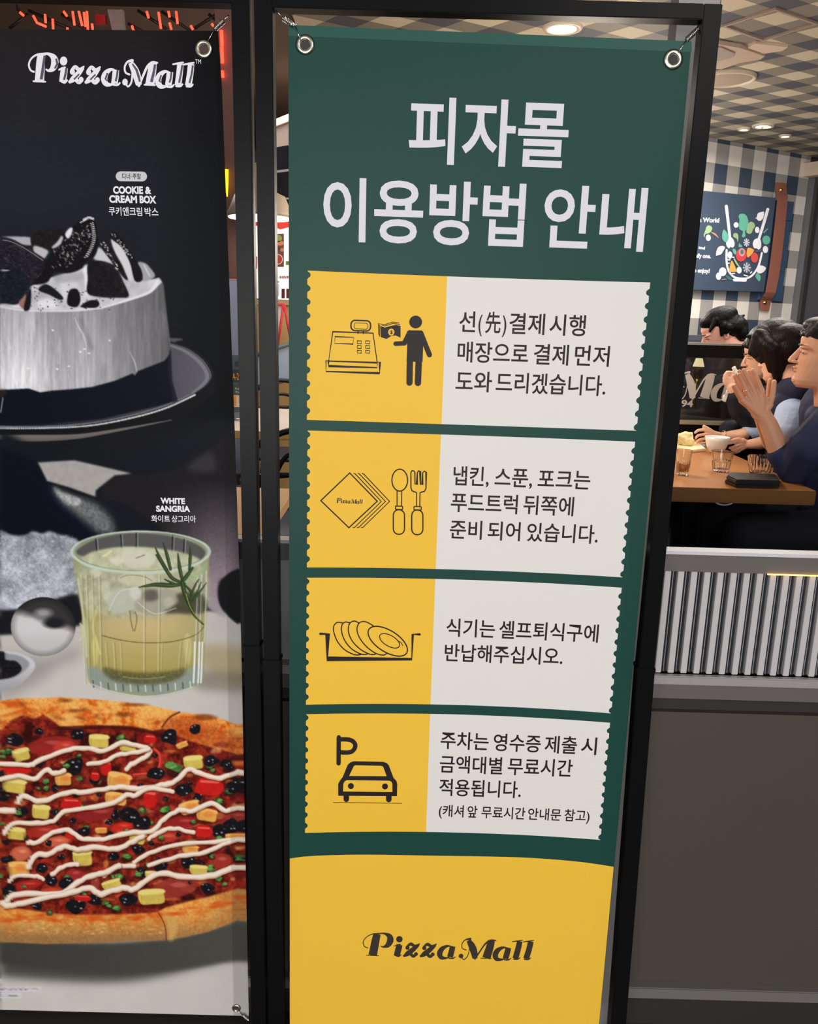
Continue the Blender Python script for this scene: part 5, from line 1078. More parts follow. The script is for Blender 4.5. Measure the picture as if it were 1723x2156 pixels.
c3_ = W(480, 940, 3.0); bentchair('black bentwood chair at the far left of the gap, half hidden by the food poster', (c3_.x-.36, 3.05, FLOOR_IN), math.pi-.4)

# ---- right: wall board, strap, planks on the slanted wall
P0w = np.array([1.796, 5.50, 0.0]); dw = np.array([math.cos(ANG), math.sin(ANG), 0]); nw = np.array([math.sin(ANG), -math.cos(ANG), 0])
def wallpt(x, y, l=0.0):
    d = ray(x, y); o = np.array([0, 0, EYE]); t = ((P0w+nw*l-o)@nw)/(d@nw); return Vector(o+d*t)
def wslab(name, pts, l0, l1, m, parent, bev=0): return prism(name, [wallpt(x, y, l1) for x, y in pts], Vector(nw*(l0-l1)), m, parent, bev)
m_navy = mat('navy_board', (60, 73, 92), 0.5, noise=.05, nscale=10)
for k, (ya, yb) in enumerate(((421, 461), (461.6, 514.6), (515.2, 568.6), (569.2, 631))):
    xr = lambda y: 1673-(y-421)*.128; xl = lambda y: 1626-(y-421)*.13
    o = wslab('wall_plank', ((xl(ya), ya), (xr(ya), ya+4), (xr(yb), yb+4), (xl(yb), yb)), 0.0, 0.014, mat('navy_plank', (54, 76, 102), 0.45, noise=.12, nscale=8, stretch=(1, 1, 8)), None, 0.0012)
    tag(o, ['navy wall plank beside the leather strap, topmost of four', 'navy wall plank beside the leather strap, second from top', 'navy wall plank beside the leather strap, third from top', 'navy wall plank beside the leather strap, lowest of four'][k], 'plank', 'navy planks beside the strap')
LB = 0.045
wb_ = thing('chalk_art_board', 'navy art board with white bowl, spoons and salad drawing on the checked wall', 'wall board', tuple(wallpt(1560, 510, 0)))
wslab('board', ((1370, 391), (1634.5, 416.5), (1609, 614.5), (1345, 607)), 0.002, LB, m_navy, wb_, 0.001)
Gx = lambda P: [(1440+x*.1393, 380+y*.1393) for x, y in P]
class Art:
    n = 0
    def add(s, name, col, kind, *a, **k):
        Art.n += 1; l = LB+0.0012+Art.n*0.00012; acc = ([], [])
        if kind == 'p': poly_into(acc, [tuple(q) for q in crom(np.array(Gx(a[0])), 4, True)], wallpt, l)
        elif kind == 'e': c, rx, ry = a[:3]; disc_into(acc, Gx([c])[0], rx*.1393, ry*.1393, wallpt, l, 20, k.get('rot', 0))
        elif kind == 's': ribbon_into(acc, Gx(a[0]), [v*.1393 for v in a[1]] if hasattr(a[1], '__len__') else a[1]*.1393, wallpt, l, smooth=True)
        return flush(name, acc, mat('chalk_%d_%d_%d' % col, col, 0.6, noise=.06, nscale=60), wb_)
ar = Art(); wh = (228, 226, 234); gn = (96, 170, 150); lg_ = (146, 176, 134)
ar.add('drawn_spoon', wh, 's', [(645, 390), (670, 600), (700, 870)], [46, 44, 38]); ar.add('drawn_spoon_bowl', wh, 'p', [(690, 850), (735, 870), (768, 930), (765, 990), (735, 1015), (710, 1000), (690, 1025), (660, 1005), (642, 950), (665, 880)])
ar.add('drawn_spoon', wh, 's', [(1272, 435), (1210, 650), (1135, 890)], [46, 44, 40]); ar.add('drawn_spoon_bowl', wh, 'p', [(1110, 875), (1155, 885), (1172, 940), (1168, 1010), (1135, 1045), (1105, 1025), (1065, 1020), (1045, 960), (1065, 900)])
ar.add('drawn_bowl', wh, 's', [(650, 1050), (648, 1200), (665, 1320), (710, 1410), (790, 1470), (940, 1480), (1040, 1430), (1120, 1320), (1160, 1200), (1182, 1095)], 30)
ar.add('drawn_bowl_foot', wh, 'p', [(755, 1485), (850, 1490), (945, 1485), (943, 1528), (850, 1528), (755, 1522)])
ar.add('drawn_lettuce', gn, 'p', [(850, 510), (910, 505), (960, 550), (980, 640), (965, 720), (930, 770), (935, 830), (920, 855), (880, 850), (895, 770), (850, 740), (832, 680), (845, 600), (832, 550)])
ar.add('drawn_lettuce', lg_, 'p', [(1010, 625), (1060, 640), (1080, 690), (1050, 740), (1030, 790), (990, 808), (950, 780), (960, 720), (975, 660)])
ar.add('drawn_lettuce', lg_, 'p', [(345, 700), (385, 678), (430, 710), (415, 770), (375, 800), (330, 810), (315, 860), (305, 820), (330, 750)]); ar.add('drawn_carrot', (180, 136, 120), 's', [(420, 785), (470, 810), (525, 862)], [12, 26, 10])
ar.add('drawn_leaf', gn, 'p', [(605, 740), (650, 780), (682, 850), (660, 925), (625, 930), (585, 880), (585, 800)]); ar.add('drawn_leaf', lg_, 'p', [(760, 800), (810, 800), (828, 850), (818, 930), (800, 880), (750, 850)])
ar.add('drawn_leaf', gn, 'e', (1250, 900), 60, 68); ar.add('drawn_leaf', gn, 's', [(1270, 730), (1215, 785)], [14, 22]); ar.add('drawn_leaf', gn, 'p', [(1110, 1400), (1150, 1420), (1165, 1470), (1145, 1525), (1115, 1500), (1085, 1450)])
ar.add('drawn_leaf', gn, 'p', [(845, 945), (860, 970), (885, 980), (880, 1005), (835, 1005), (832, 975)]); ar.add('drawn_leaf', gn, 'p', [(740, 1035), (780, 1040), (795, 1080), (785, 1120), (750, 1090)]); ar.add('drawn_leaf', (60, 110, 110), 's', [(640, 1440), (690, 1480), (735, 1500)], [20, 44, 14])
for c_, rx, ry in (((793, 672), 36, 42), ((1112, 748), 34, 48), ((373, 866), 38, 48), ((1236, 1043), 40, 54), ((700, 1128), 36, 56), ((590, 1380), 56, 66), ((528, 1448), 40, 56), ((840, 1355), 38, 52)):
    ar.add('drawn_radish', wh, 'e', c_, rx, ry)
for P in ([(1215, 475), (1205, 560), (1170, 605), (1130, 608), (1100, 575), (1078, 570), (1105, 555), (1120, 500), (1160, 480)], [(490, 1135), (500, 1060), (530, 1005), (590, 990), (625, 1015), (600, 1060), (570, 1110), (520, 1130)], [(1150, 1285), (1200, 1290), (1245, 1325), (1210, 1380), (1160, 1405), (1110, 1385), (1130, 1330)]):
    ar.add('drawn_garlic', wh, 'p', P)
ar.add('drawn_tomato', (206, 66, 72), 'e', (872, 1125), 82, 104, rot=.2); ar.add('drawn_tomato_core', (190, 150, 156), 'e', (880, 1085), 46, 62); ar.add('drawn_tomato_core', (96, 110, 104), 'e', (882, 1080), 26, 38)
ar.add('drawn_tomato', (206, 76, 72), 'e', (1072, 1165), 56, 78); ar.add('drawn_corn', (228, 160, 80), 'p', [(970, 1020), (1060, 1045), (1040, 1100), (975, 1165), (955, 1120)]); ar.add('drawn_corn', (228, 160, 80), 'p', [(720, 1220), (745, 1230), (800, 1360), (790, 1380), (695, 1375), (700, 1290)])
for c_, r in (((950, 938), 52), ((955, 1318), 66)):
    ar.add('drawn_slice', (86, 92, 112), 'e', c_, r, r*1.3)
    for a in range(8): ar.add('drawn_slice_ray', (200, 200, 214), 's', [(c_[0]+r*.15*math.cos(a*.785), c_[1]+r*.2*math.sin(a*.785)), (c_[0]+r*.8*math.cos(a*.785), c_[1]+r*1.05*math.sin(a*.785))], [10, 16])
ar.add('drawn_stalk', lg_, 's', [(765, 1185), (800, 1250), (835, 1300)], [22, 26, 20]); ar.add('drawn_stalk', (92, 84, 110), 's', [(1100, 1070), (1170, 1062)], 26); ar.add('drawn_stalk', (150, 126, 126), 's', [(580, 1500), (640, 1490)], 16)
for P in ([(720, 1410), (770, 1405)], [(915, 1430), (965, 1445)], [(670, 1250), (690, 1250)], [(670, 1200), (700, 1200)], [(740, 1160), (760, 1160)], [(1010, 1400), (1030, 1380)]): ar.add('drawn_crumb', wh, 's', P, 18)
m_ch = mat('chalk_lettering', (226, 226, 234), .6)
def chalk(s, x0, x1, y, h): acc = ([], []); text_into(acc, s, 1440+x0*.1393, 1440+x1*.1393, ((1440+x0*.1393, 380+y*.1393), (1440+x1*.1393, 380+(y+14)*.1393)), h*.1393, 0.035, wallpt, LB+0.0012, True); flush('chalk_text', acc, m_ch, wb_)
chalk('pizza World', 90, 535, 620, 66); chalk('and', 225, 320, 1030, 44); chalk('daily one.', 140, 410, 1160, 60); chalk('to enjoy!', 120, 390, 1385, 64)
st = thing('leather_strap', 'brown leather strap with brass studs at the right edge of the art board', 'strap', tuple(wallpt(1640, 510, 0)))
m_lea = mat('brown_leather', (134, 84, 72), 0.5, noise=.15, nscale=40, bump=.1, bscale=200)
def strip(name, pts, lifts, m, par, th=0.004):
    """pts: list of (xl, xr, y) rows; lifts per row"""
    vs = []; fs = []
    for (xl, xr, y), l in zip(pts, lifts):
        for dl in (0, -th):
            vs += [wallpt(xl, y, l+dl), wallpt(xr, y+1.5, l+dl)]
    for i in range(len(pts)-1):
        a = i*4; b = a+4
        fs += [(a, b, b+1, a+1), (a+2, a+3, b+3, b+2), (a, a+2, b+2, b), (a+1, b+1, b+3, a+3)]
    fs += [(0, 1, 3, 2), (len(vs)-4, len(vs)-2, len(vs)-1, len(vs)-3)]
    return mesh(name, vs, fs, m, par)
strip('strap', [(1633.5, 1656, 384), (1633, 1657, 398), (1634, 1657.5, 404), (1635.5, 1659.5, 412), (1637, 1659, 420), (1632, 1654.5, 470), (1625, 1648, 530), (1618, 1641, 580), (1612, 1634, 615), (1606, 1629, 624), (1601, 1623, 632), (1600.5, 1623, 640), (1601, 1620, 653)], [.018, .018, .022, .045, .058, .058, .058, .058, .058, .045, .022, .018, .018], m_lea, st)
for x, y in ((1645, 400), (1611, 637)):
    c_ = wallpt(x, y, .020); lathe('stud', [(0, .012), (.006, .011), (.012, .006), (.014, 0)], (0, 0, 0), mat('brass', (220, 190, 90), .2, 1.0), st, 16, mtx=Matrix.Translation(c_) @ Matrix(((nw[1], 0, nw[0], 0), (-nw[0], 0, nw[1], 0), (0, 1, 0, 0), (0, 0, 0, 1)))).name = 'stud'

# ---- back partition with dark glass and the shop lettering
YP = 3.66
gp = thing('glass_partition', 'dark glass booth partition with grey script lettering, behind the wooden table', 'partition', tuple(W(1560, 880, YP)))
x0, x1 = W(1330, 800, YP).x, W(1723, 800, YP).x+1.0
zz = lambda y: W(1470, y, YP).z
box('top_rail', (x0, YP-.02, zz(752)), (x1, YP+.03, zz(726)), m_blk, gp, .002); box('top_trim', (x0, YP-.021, zz(726)+.0003), (x1, YP+.031, zz(721.5)), mat('partition_trim_grey', (120, 116, 112), .3), gp)
m_dg = mat('smoked_glass', (34, 28, 26), 0.04, spec=.6, alpha=0.62)
box('pane', (x0, YP, zz(886)+.001), (x1, YP+.008, zz(752)-.001), m_dg, gp)
box('bottom_trim', (x0, YP-.02, zz(893)), (x1, YP+.03, zz(885.5)), mat('partition_trim_olive', (142, 134, 112), .35), gp); box('bottom_rail', (x0, YP-.018, TZ-.06), (x1, YP+.03, zz(893)-.0005), m_blk, gp)
box('lower_shade_board', (x0, YP-.005, FLOOR_IN), (x1, YP+.02, TZ-.0605), mat('shade_board_black', (20, 20, 26), .6), gp)  # black board added for the shade under the oak table
wp = lambda x, y, l=0.0: W(x, y, YP-.003-l*4)
m_lt = mat('glass_lettering_grey', (172, 164, 158), .5)
acc = ([], []); logo_into(acc, (1222, 829), (1584, 840), .375, wp, 0.0, 1.08, only=(900, 1500)); flush('glass_lettering', acc, m_lt, gp)
acc = ([], []); text_into(acc, '1994', 1414, 1459, ((1414, 855), (1459, 856.5)), 13.5, .03, wp, 0.0, True); flush('glass_year', acc, m_lt, gp)
# sofa back and lit lamp beyond it
sb = tag(box('sofa_back', (W(1380, 710, 4.75).x, 4.7, FLOOR_IN), (W(1625, 710, 4.75).x, 4.85, W(1470, 706, 4.72).z), mat('dark_slate_leather', (62, 66, 78), .45), None, .02), 'dark slate sofa back between the smoked glass and checked wall', 'sofa')
t = thing('table_lamp', 'small glowing lamp seen through the smoked glass above the lettering', 'lamp', tuple(W(1471, 780, 4.2)))
lc = W(1472, 764, 4.2); lathe('lamp_shade', [(.016, .022), (.028, -.018)], lc, mat('small_lamp_glow', (255, 240, 190), .4, emit=(255, 236, 180), estr=4), t, 20)
lathe('lamp_base', [(.026, -.03), (.027, -.075), (.01, -.08)], lc, mat('brass', (220, 190, 90), .2, 1.0), t, 20); tube('stem', [lc+Vector((0, 0, -.08)), (lc.x, lc.y, TZ)], .006, MATS['brass'], t)
t = thing('dining_table', 'dark table standing behind the smoked glass partition', 'table', (W(1500, 880, 4.2).x, 4.2, FLOOR_IN))
box('table_top', (W(1400, 880, 4.2).x, 3.95, TZ-.03), (W(1510, 880, 4.2).x, 4.5, TZ), mat('dark_walnut', (86, 60, 46), .5, noise=.15), t, .003); tube('pedestal', [(W(1450, 880, 4.2).x, 4.2, FLOOR_IN), (W(1450, 880, 4.2).x, 4.2, TZ-.03)], .03, m_blk, t)

# ---- the wooden table with its things
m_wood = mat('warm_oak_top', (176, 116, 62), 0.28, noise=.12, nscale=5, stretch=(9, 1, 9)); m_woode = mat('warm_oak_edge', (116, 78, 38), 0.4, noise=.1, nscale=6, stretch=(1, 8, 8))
Fl, Fr_ = Zp(1330, 1018, TZ), Zp(1721, 1039, TZ); TYF = (Fl.y+Fr_.y)/2; TXR = W(1720, 1038, TYF).x
tw = thing('dining_table', 'thick warm oak dining table with bowls and tumblers, right of the banner', 'table', (1.0, 3.0, FLOOR_IN))
thk = (W(1500, 1027, TYF)-W(1500, 1058, TYF)).z
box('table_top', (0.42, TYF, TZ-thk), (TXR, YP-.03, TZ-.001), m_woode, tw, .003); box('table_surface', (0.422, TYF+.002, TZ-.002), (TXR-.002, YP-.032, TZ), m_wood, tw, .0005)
for yy_ in (2.8, 3.4): tube('pedestal', [(.9, yy_, FLOOR_IN+.02), (.9, yy_, TZ-thk)], .035, m_blk, tw, 12)
for yy_ in (2.8, 3.4): box('foot_plate', (.7, yy_-.2, FLOOR_IN), (1.1, yy_+.2, FLOOR_IN+.02), m_blk, tw, .004)
m_glass = mat('clear_tumbler_glass', (250, 250, 250), 0.03, trans=1.0, ior=1.45, k=1.05); m_porc = mat('cream_porcelain', (248, 240, 228), 0.25)
def tumbler(label, px, py, rt, rb, hpx, drink=None, group=None, low=False):
    c_ = Zp(px, py, TZ); s = c_.y/FPX*1.0; t = thing('glass_tumbler', label, 'glass', (c_.x, c_.y, TZ), group)
    rt, rb, h = rt*s, rb*s, hpx*s
    bm = bmesh.new(); seg = 40; prof = [(0, .001), (rb, .001), (rb*1.02, h*.12), (rb+(rt-rb)*.5, h*.5), (rb+(rt-rb)*.55, h*.56), (rt, h), (rt*.93, h), (rb+(rt-rb)*.5-.004, h*.5), (rb*.88, h*.14), (0, h*.13)]
    rings = add_lathe(bm, prof, seg)
    for ri in (1, 2, 3):
        for k, v in enumerate(rings[ri]):
            if k % 2: v.co.x *= .955; v.co.y *= .955
    bmesh.ops.remove_doubles(bm, verts=bm.verts, dist=1e-6); bm.transform(Matrix.Translation((c_.x, c_.y, TZ))); bmobj('glass', bm, m_glass, t, False)
    if drink: lathe('drink', [(0, h*.16), (rb*.84, h*.17), (rb+(rt-rb)*.3-.004, h*.45), (0, h*.45)], (c_.x, c_.y, TZ), mat('drink_amber', drink, .05, trans=.6, ior=1.33), t, 28)
    return t
tumbler('clear ribbed tumbler in front of the white bowl', 1518, 993, 23, 17, 44)
tumbler('clear tumbler holding amber drink beside the stand post', 1437, 1000, 16, 13, 54, (200, 130, 40))
c_ = Zp(1601, 1000, TZ); s = c_.y/FPX
bwl = thing('glass_bowl', 'wide ribbed clear glass bowl beside the man’s elbow'.replace('’', "'"), 'bowl', (c_.x, c_.y, TZ))
bm = bmesh.new(); rings = add_lathe(bm, [(0, .001), (20*s, .001), (22*s, .006), (27*s, 22*s), (30*s, 40*s), (28.5*s, 40*s), (25*s, 22*s), (19*s, .01), (0, .009)], 48)
for ri in (2, 3, 4):
    for k, v in enumerate(rings[ri]):
        if k % 2: v.co.x *= .94; v.co.y *= .94
bmesh.ops.remove_doubles(bm, verts=bm.verts, dist=1e-6); bm.transform(Matrix.Translation((c_.x, c_.y, TZ))); bmobj('glass', bm, m_glass, bwl, False)
c_ = Zp(1508, 953, TZ); s = c_.y/FPX
t = thing('rice_bowl', 'white bowl on the oak table held by the curved hand', 'bowl', (c_.x, c_.y, TZ))
lathe('bowl', [(0, .002), (13*s, .001), (14*s, .004), (20*s, 12*s), (24*s, 26*s), (25.5*s, 34*s), (24*s, 34*s), (22*s, 24*s), (16*s, 10*s), (0, 8*s)], c_, m_porc, t, 40)
lathe('white_inside', [(0, 8.6*s), (15.6*s, 10.6*s), (21.6*s, 24.4*s), (23.8*s, 34.1*s)], c_, mat('glazed_white', (252, 250, 246), .3), t, 40)
c_ = Zp(1452, 946, TZ); s = c_.y/FPX
t = thing('side_plate', 'pale square side plate under the torn bread', 'plate', (c_.x, c_.y, TZ))
prism('plate', [Zp(x, y, TZ+.012) for x, y in ((1418, 938), (1455, 948), (1487, 944), (1470, 930), (1430, 926))], (0, 0, -.0115), mat('plate_cream', (240, 220, 186), .4), t, .002)
bm = bmesh.new(); bmesh.ops.create_icosphere(bm, subdivisions=4, radius=.034)
from mathutils import noise as mno
for v in bm.verts: n_ = mno.noise(v.co*42)*.36+mno.noise(v.co*95)*.16; v.co *= (1+n_); v.co.z = v.co.z*.85
for v in bm.verts: v.co.z = max(v.co.z, -.024)
cb = Zp(1444, 937, TZ+.012); bm.transform(Matrix.Translation((cb.x, cb.y, TZ+.037)))
tag(bmobj('bread_piece', bm, mat('torn_bread', (238, 212, 160), .8, noise=.25, nscale=50, bump=.3, bscale=120), None, True), 'torn lump of pale bread on the side plate', 'bread')
prismpts = [Zp(x, y, TZ+.004) for x, y in ((1467, 944), (1486, 940), (1484, 934), (1470, 936))]
tag(prism('paper_packet', prismpts, (0, 0, -.0035), mat('blue_packet', (130, 170, 200), .5), None), 'small blue and white packet beside the bread plate', 'packet')
# black wallet phone case
WP = [Zp(x, y, TZ+.001) for x, y in ((1527, 1013), (1551, 1024), (1644, 1025), (1634, 1007), (1537, 1001))]
t = thing('wallet_case', 'black leather wallet case lying near the table edge', 'wallet', tuple(sum(WP, Vector())/5))
def zq(x, y, h): return Zp(x, y, TZ+h)
prism('lower_flap', [zq(*q, .014) for q in ((1527, 1009), (1551, 1018), (1643, 1019), (1640, 1004), (1540, 1000))], (0, 0, -.0135), mat('wallet_black_leather', (22, 22, 24), .4, bump=.1), t, .003)
prism('upper_flap', [zq(*q, .030) for q in ((1530, 1000), (1551, 1010), (1645, 1012), (1634, 998), (1538, 994))], (0, 0, -.014), MATS['wallet_black_leather'], t, .004)
t = thing('hanging_basket', 'white curved rim hanging just under the oak table edge', 'basket', tuple(W(1526, 1058, TYF+.1)))
c_ = W(1526, 1056, TYF+.1); tube('rim', [W(1526+19*math.cos(a), 1055+8*math.sin(a), TYF+.1) for a in np.linspace(0, math.pi, 14)], .003, mat('basket_white', (226, 224, 222), .4), t); tube('hanger', [W(1507, 1055, TYF+.1), W(1507, 1040, TYF+.1)], .002, MATS['basket_white'], t); tube('hanger', [W(1545, 1055, TYF+.1), W(1545, 1042, TYF+.1)], .002, MATS['basket_white'], t)
# bench on the far side and the chair by the partition
bn = thing('booth_bench', 'black upholstered bench the diners sit on', 'bench', (1.75, 3.0, FLOOR_IN))
box('bench_base', (1.42, 2.3, FLOOR_IN), (1.95, 3.6, FLOOR_IN+.36), mat('bench_black', (18, 19, 24), .6), bn, .004); box('bench_cushion', (1.40, 2.3, FLOOR_IN+.361), (1.96, 3.6, FLOOR_IN+.46), mat('bench_cushion_black', (26, 27, 34), .5), bn, .02)
box('bench_back', (1.97, 2.3, FLOOR_IN), (2.08, 3.6, FLOOR_IN+.85), MATS['bench_cushion_black'], bn, .02)
box('bench_base', (0.0, 2.5, FLOOR_IN), (0.30, 3.6, FLOOR_IN+.45), MATS['bench_black'], bn, .004).name = 'facing_bench'
hc_ = W(1712, 1200, 1.80)
ch = thing('round_stool', 'dark grey round stool seat just behind the partition rail at right', 'stool', (hc_.x, 1.80, FLOOR_IN))
zt_ = W(1712, 1146, 1.78).z-.075
lathe('seat', [(0, zt_), (.10, zt_-.004), (.155, zt_-.02), (.165, zt_-.05), (.15, zt_-.07), (0, zt_-.07)], (hc_.x+.05, 1.86, 0), mat('stool_dark_grey', (70, 68, 68), .5), ch, 36)
tube('stool_post', [(hc_.x+.05, 1.86, FLOOR_IN+.02), (hc_.x+.05, 1.86, zt_-.07)], .022, m_blk, ch, 12); lathe('stool_foot', [(0, FLOOR_IN), (.16, FLOOR_IN), (.15, FLOOR_IN+.02), (0, FLOOR_IN+.025)], (hc_.x+.05, 1.86, 0), m_blk, ch)
# ================================================================== PEOPLE
class Fz:
    """overlapping solids fused into one continuous skin by a voxel remesh"""
    def __init__(s): s.bm = bmesh.new()
    def ell(s, c, r, M3=None):
        q = bmesh.ops.create_icosphere(s.bm, subdivisions=3, radius=1.0)['verts']
        Mx = Matrix.Translation(Vector(c)) @ (M3.to_4x4() if M3 is not None else Matrix()) @ Matrix.Diagonal((r[0], r[1], r[2], 1))
        for v in q: v.co = Mx @ v.co
    def cap(s, p, q, r1, r2=None, n=7):
        r2 = r1 if r2 is None else r2; p, q = Vector(p), Vector(q)
        add_tube(s.bm, [p.lerp(q, i/n) for i in range(n+1)], [r1+(r2-r1)*i/n for i in range(n+1)], 14)
        for c, r in ((p, r1), (q, r2)): s.ell(c, (r, r, r))
    def chain(s, P, R):
        for a, b, ra, rb in zip(P[:-1], P[1:], R[:-1], R[1:]): s.cap(a, b, ra, rb)
    def done(s, name, m, parent, voxel, smooth=3, fn=None):
        me = bpy.data.meshes.new('tmp'); s.bm.to_mesh(me); s.bm.free()
        o = bpy.data.objects.new('tmp', me); COL.objects.link(o)
        md = o.modifiers.new('r', 'REMESH'); md.mode = 'VOXEL'; md.voxel_size = voxel; md.use_smooth_shade = True
        if smooth: ms = o.modifiers.new('s', 'SMOOTH'); ms.iterations = smooth; ms.factor = 0.5
        dg = bpy.context.evaluated_depsgraph_get(); dg.update()
        m2 = bpy.data.meshes.new_from_object(o.evaluated_get(dg)); bpy.data.objects.remove(o); bpy.data.meshes.remove(me)
        m2.name = name; m2.materials.clear()
        if fn: 
            for v in m2.vertices: v.co = fn(v.co)
        return link(name, m2, m, parent, True)
def skin(n, c): return mat('skin_'+n, c, 0.5, spec=0.35, noise=0.07, nscale=30, bump=0.06, bscale=350)
def hairm(n, c): return mat('hair_'+n, c, 0.42, spec=0.13, noise=0.6, nscale=110, bump=0.55, bscale=130, stretch=(1.5, 1.5, .18))
class Head:
    """head with chin, jaw, lips, nose, brow and ears; local x forward, y to the side, z up, unit = head height"""
    rows = [(0.0, .33, .10, .085), (.04, .375, -.02, .15), (.10, .395, -.10, .195), (.18, .385, -.20, .225), (.28, .385, -.33, .255), (.38, .38, -.41, .285), (.47, .365, -.45, .305), (.56, .38, -.475, .312), (.66, .385, -.475, .312), (.76, .35, -.45, .295), (.85, .27, -.38, .25), (.92, .16, -.26, .17), (.955, .02, -.12, .07)]
    def __init__(s, chin, h, yaw, tilt):
        # yaw 0 = facing -X, positive turns away from the viewer; tilt>0 = chin down
        s.h = h; Rz = Matrix.Rotation(math.pi-yaw, 3, 'Z'); Ry = Matrix.Rotation(tilt, 3, 'Y'); s.R = Rz @ Ry
        s.o = Vector(chin)-s.R @ (Vector((.375, 0, .05))*h)
    def P(s, x, y, z): return s.o+s.R @ (Vector((x, y, z))*s.h)
    def E(s, fz, x, y, z, rx, ry, rz, extra=None): fz.ell(s.P(x, y, z), (rx*s.h, ry*s.h, rz*s.h), s.R @ extra if extra else s.R)
    def C(s, fz, a, b, r1, r2=None): fz.cap(s.P(*a), s.P(*b), r1*s.h, (r2 or r1)*s.h)
    def skull(s, fz):
        rings = []
        for z, f, b, w in s.rows:
            cx, a = (f+b)/2, (f-b)/2; ring = []
            for k in range(28):
                t = 2*math.pi*k/28; c_, s_ = math.cos(t), math.sin(t)
                ring.append(fz.bm.verts.new(s.P(cx+a*c_, w*math.copysign(abs(s_)**(1.0 if c_ > 0 else .8), s_)*(1-.10*max(0, c_)), z)))
            rings.append(ring)
        for r0, r1 in zip(rings, rings[1:]):
            for k in range(28): fz.bm.faces.new((r0[k], r0[(k+1) % 28], r1[(k+1) % 28], r1[k]))
        fz.bm.faces.new(rings[0][::-1]); fz.bm.faces.new(rings[-1])
        s.C(fz, (.36, 0, .52), (.445, 0, .375), .030, .042); s.E(fz, .455, 0, .352, .045, .045, .036)
        for y in (-1, 1):
            s.E(fz, .41, y*.045, .340, .038, .030, .026); s.E(fz, .30, y*.13, .545, .085, .10, .03)
            s.E(fz, -.045, y*.318, .43, .062, .022, .10, Matrix.Rotation(-.2, 3, 'Y')); s.E(fz, -.02, y*.315, .36, .035, .02, .04); s.E(fz, .275, y*.12, .475, .072, .065, .035)
        s.E(fz, .385, 0, .262, .040, .085, .022); s.E(fz, .378, 0, .222, .040, .075, .024); s.E(fz, .345, 0, .10, .065, .09, .06)
    def features(s, parent, dark, lip, white):
        for y in (-1, 1):
            f = Fz(); s.E(f, .333, y*.125, .468, .016, .034, .009); o = f.done('eye', white, parent, .0016, 1)
            f = Fz(); s.C(f, (.356, y*.085, .474), (.322, y*.170, .470), .010, .008); f.done('eyelid_line', dark, parent, .0015, 1)
            f = Fz(); s.C(f, (.390, y*.06, .568), (.350, y*.19, .578), .016, .009); f.done('eyebrow', dark, parent, .0018, 1)
            f = Fz(); s.E(f, -.03, y*.338, .435, .028, .006, .055); f.done('ear_hollow', lip, parent, .0018, 1)
        f = Fz(); s.E(f, .412, 0, .258, .022, .062, .014); s.E(f, .405, 0, .226, .022, .056, .016); f.done('lips', lip, parent, .0018, 1)
m_hd = mat('dark_lash', (30, 22, 20), .6); m_eyew = mat('eye_white', (190, 180, 172), .3)
def hand(fz, J, off, Yc, px=1.0, rf=.0095, wrist=None, conv=None):
    """J: finger -> crop points; conv(point, dY) -> world"""
    for nm, pts in J.items():
        r = rf*(1.12 if nm == 'thumb' else .86 if nm == 'pinky' else 1.0)
        P = [conv(q, off) for q in pts]; k = len(P)
        fz.chain(P, [r*1.10]+[r*(1.05-.10*i) for i in range(1, k-1)]+[r*.80])
        if nm != 'thumb' and wrist is not None: fz.cap(conv(wrist, off), P[0], rf*1.65, rf*1.12)
        elif wrist is not None: fz.cap(conv(wrist, off), P[0], rf*1.5, rf*1.5)

# ---------- the man with folded hands at the right edge
man = thing('person', 'man in navy polo with palms pressed together, elbow on the oak table', 'person', (1.55, 2.78, FLOOR_IN+.46), 'diners at the oak table')
YM = 2.72; sk = skin('man', (206, 150, 118))
K = lambda q, dY=0.0: W(1500+q[0]*.10447, 740+q[1]*.10447, YM+dY)
hm = Head(W(1671, 806, YM+.03), .236, math.radians(24), math.radians(-3))
f = Fz(); hm.skull(f)
f.cap(hm.P(-.08, 0, .22), hm.P(-.22, 0, -.28), .058, .064)
near = {'index': [(1000, 800), (930, 620), (870, 480), (820, 385)], 'middle': [(862, 835), (770, 630), (692, 480), (635, 380)], 'ring': [(742, 885), (655, 700), (592, 560), (548, 470)], 'pinky': [(640, 985), (560, 850), (505, 750), (472, 690)], 'thumb': [(1150, 1080), (1215, 900), (1235, 745), (1250, 615)]}
far = {k: [(x-88, y+22) for x, y in v] for k, v in near.items()}; far['thumb'] = [(1120, 1050), (1140, 880), (1145, 720), (1165, 585)]; far['pinky'] = [(x+40, y-10) for x, y in far['pinky']]
hand(f, near, -.014, YM, rf=.0089, wrist=(1010, 1290), conv=K); hand(f, far, .026, YM, rf=.0083, wrist=(1000, 1290), conv=K)
f.ell(K((905, 1040), -.008), (.036, .0165, .044), Matrix.Rotation(-.55, 3, 'Y')); f.ell(K((975, 1190), -.004), (.033, .019, .034), Matrix.Rotation(-.4, 3, 'Y'))
wr = K((1045, 1300), -.008); fa = W(1640, 948, YM-.03)
f.chain([wr, K((1140, 1480), -.014), fa, W(1668, 985, YM-.03)], [.026, .0285, .034, .038])
f.chain([K((1000, 1310), .03), W(1625, 930, YM+.06), W(1660, 968, YM+.13)], [.025, .030, .035])
body = f.done('body', sk, man, .0021, 1)
hm.features(man, m_hd, mat('lip_brown', (150, 92, 80), .5), m_eyew)
f = Fz()
hm.E(f, -.09, 0, .735, .45, .338, .27); hm.E(f, -.24, 0, .50, .27, .325, .27); hm.E(f, .12, 0, .84, .28, .27, .13); hm.E(f, -.13, 0, .64, .36, .334, .26)
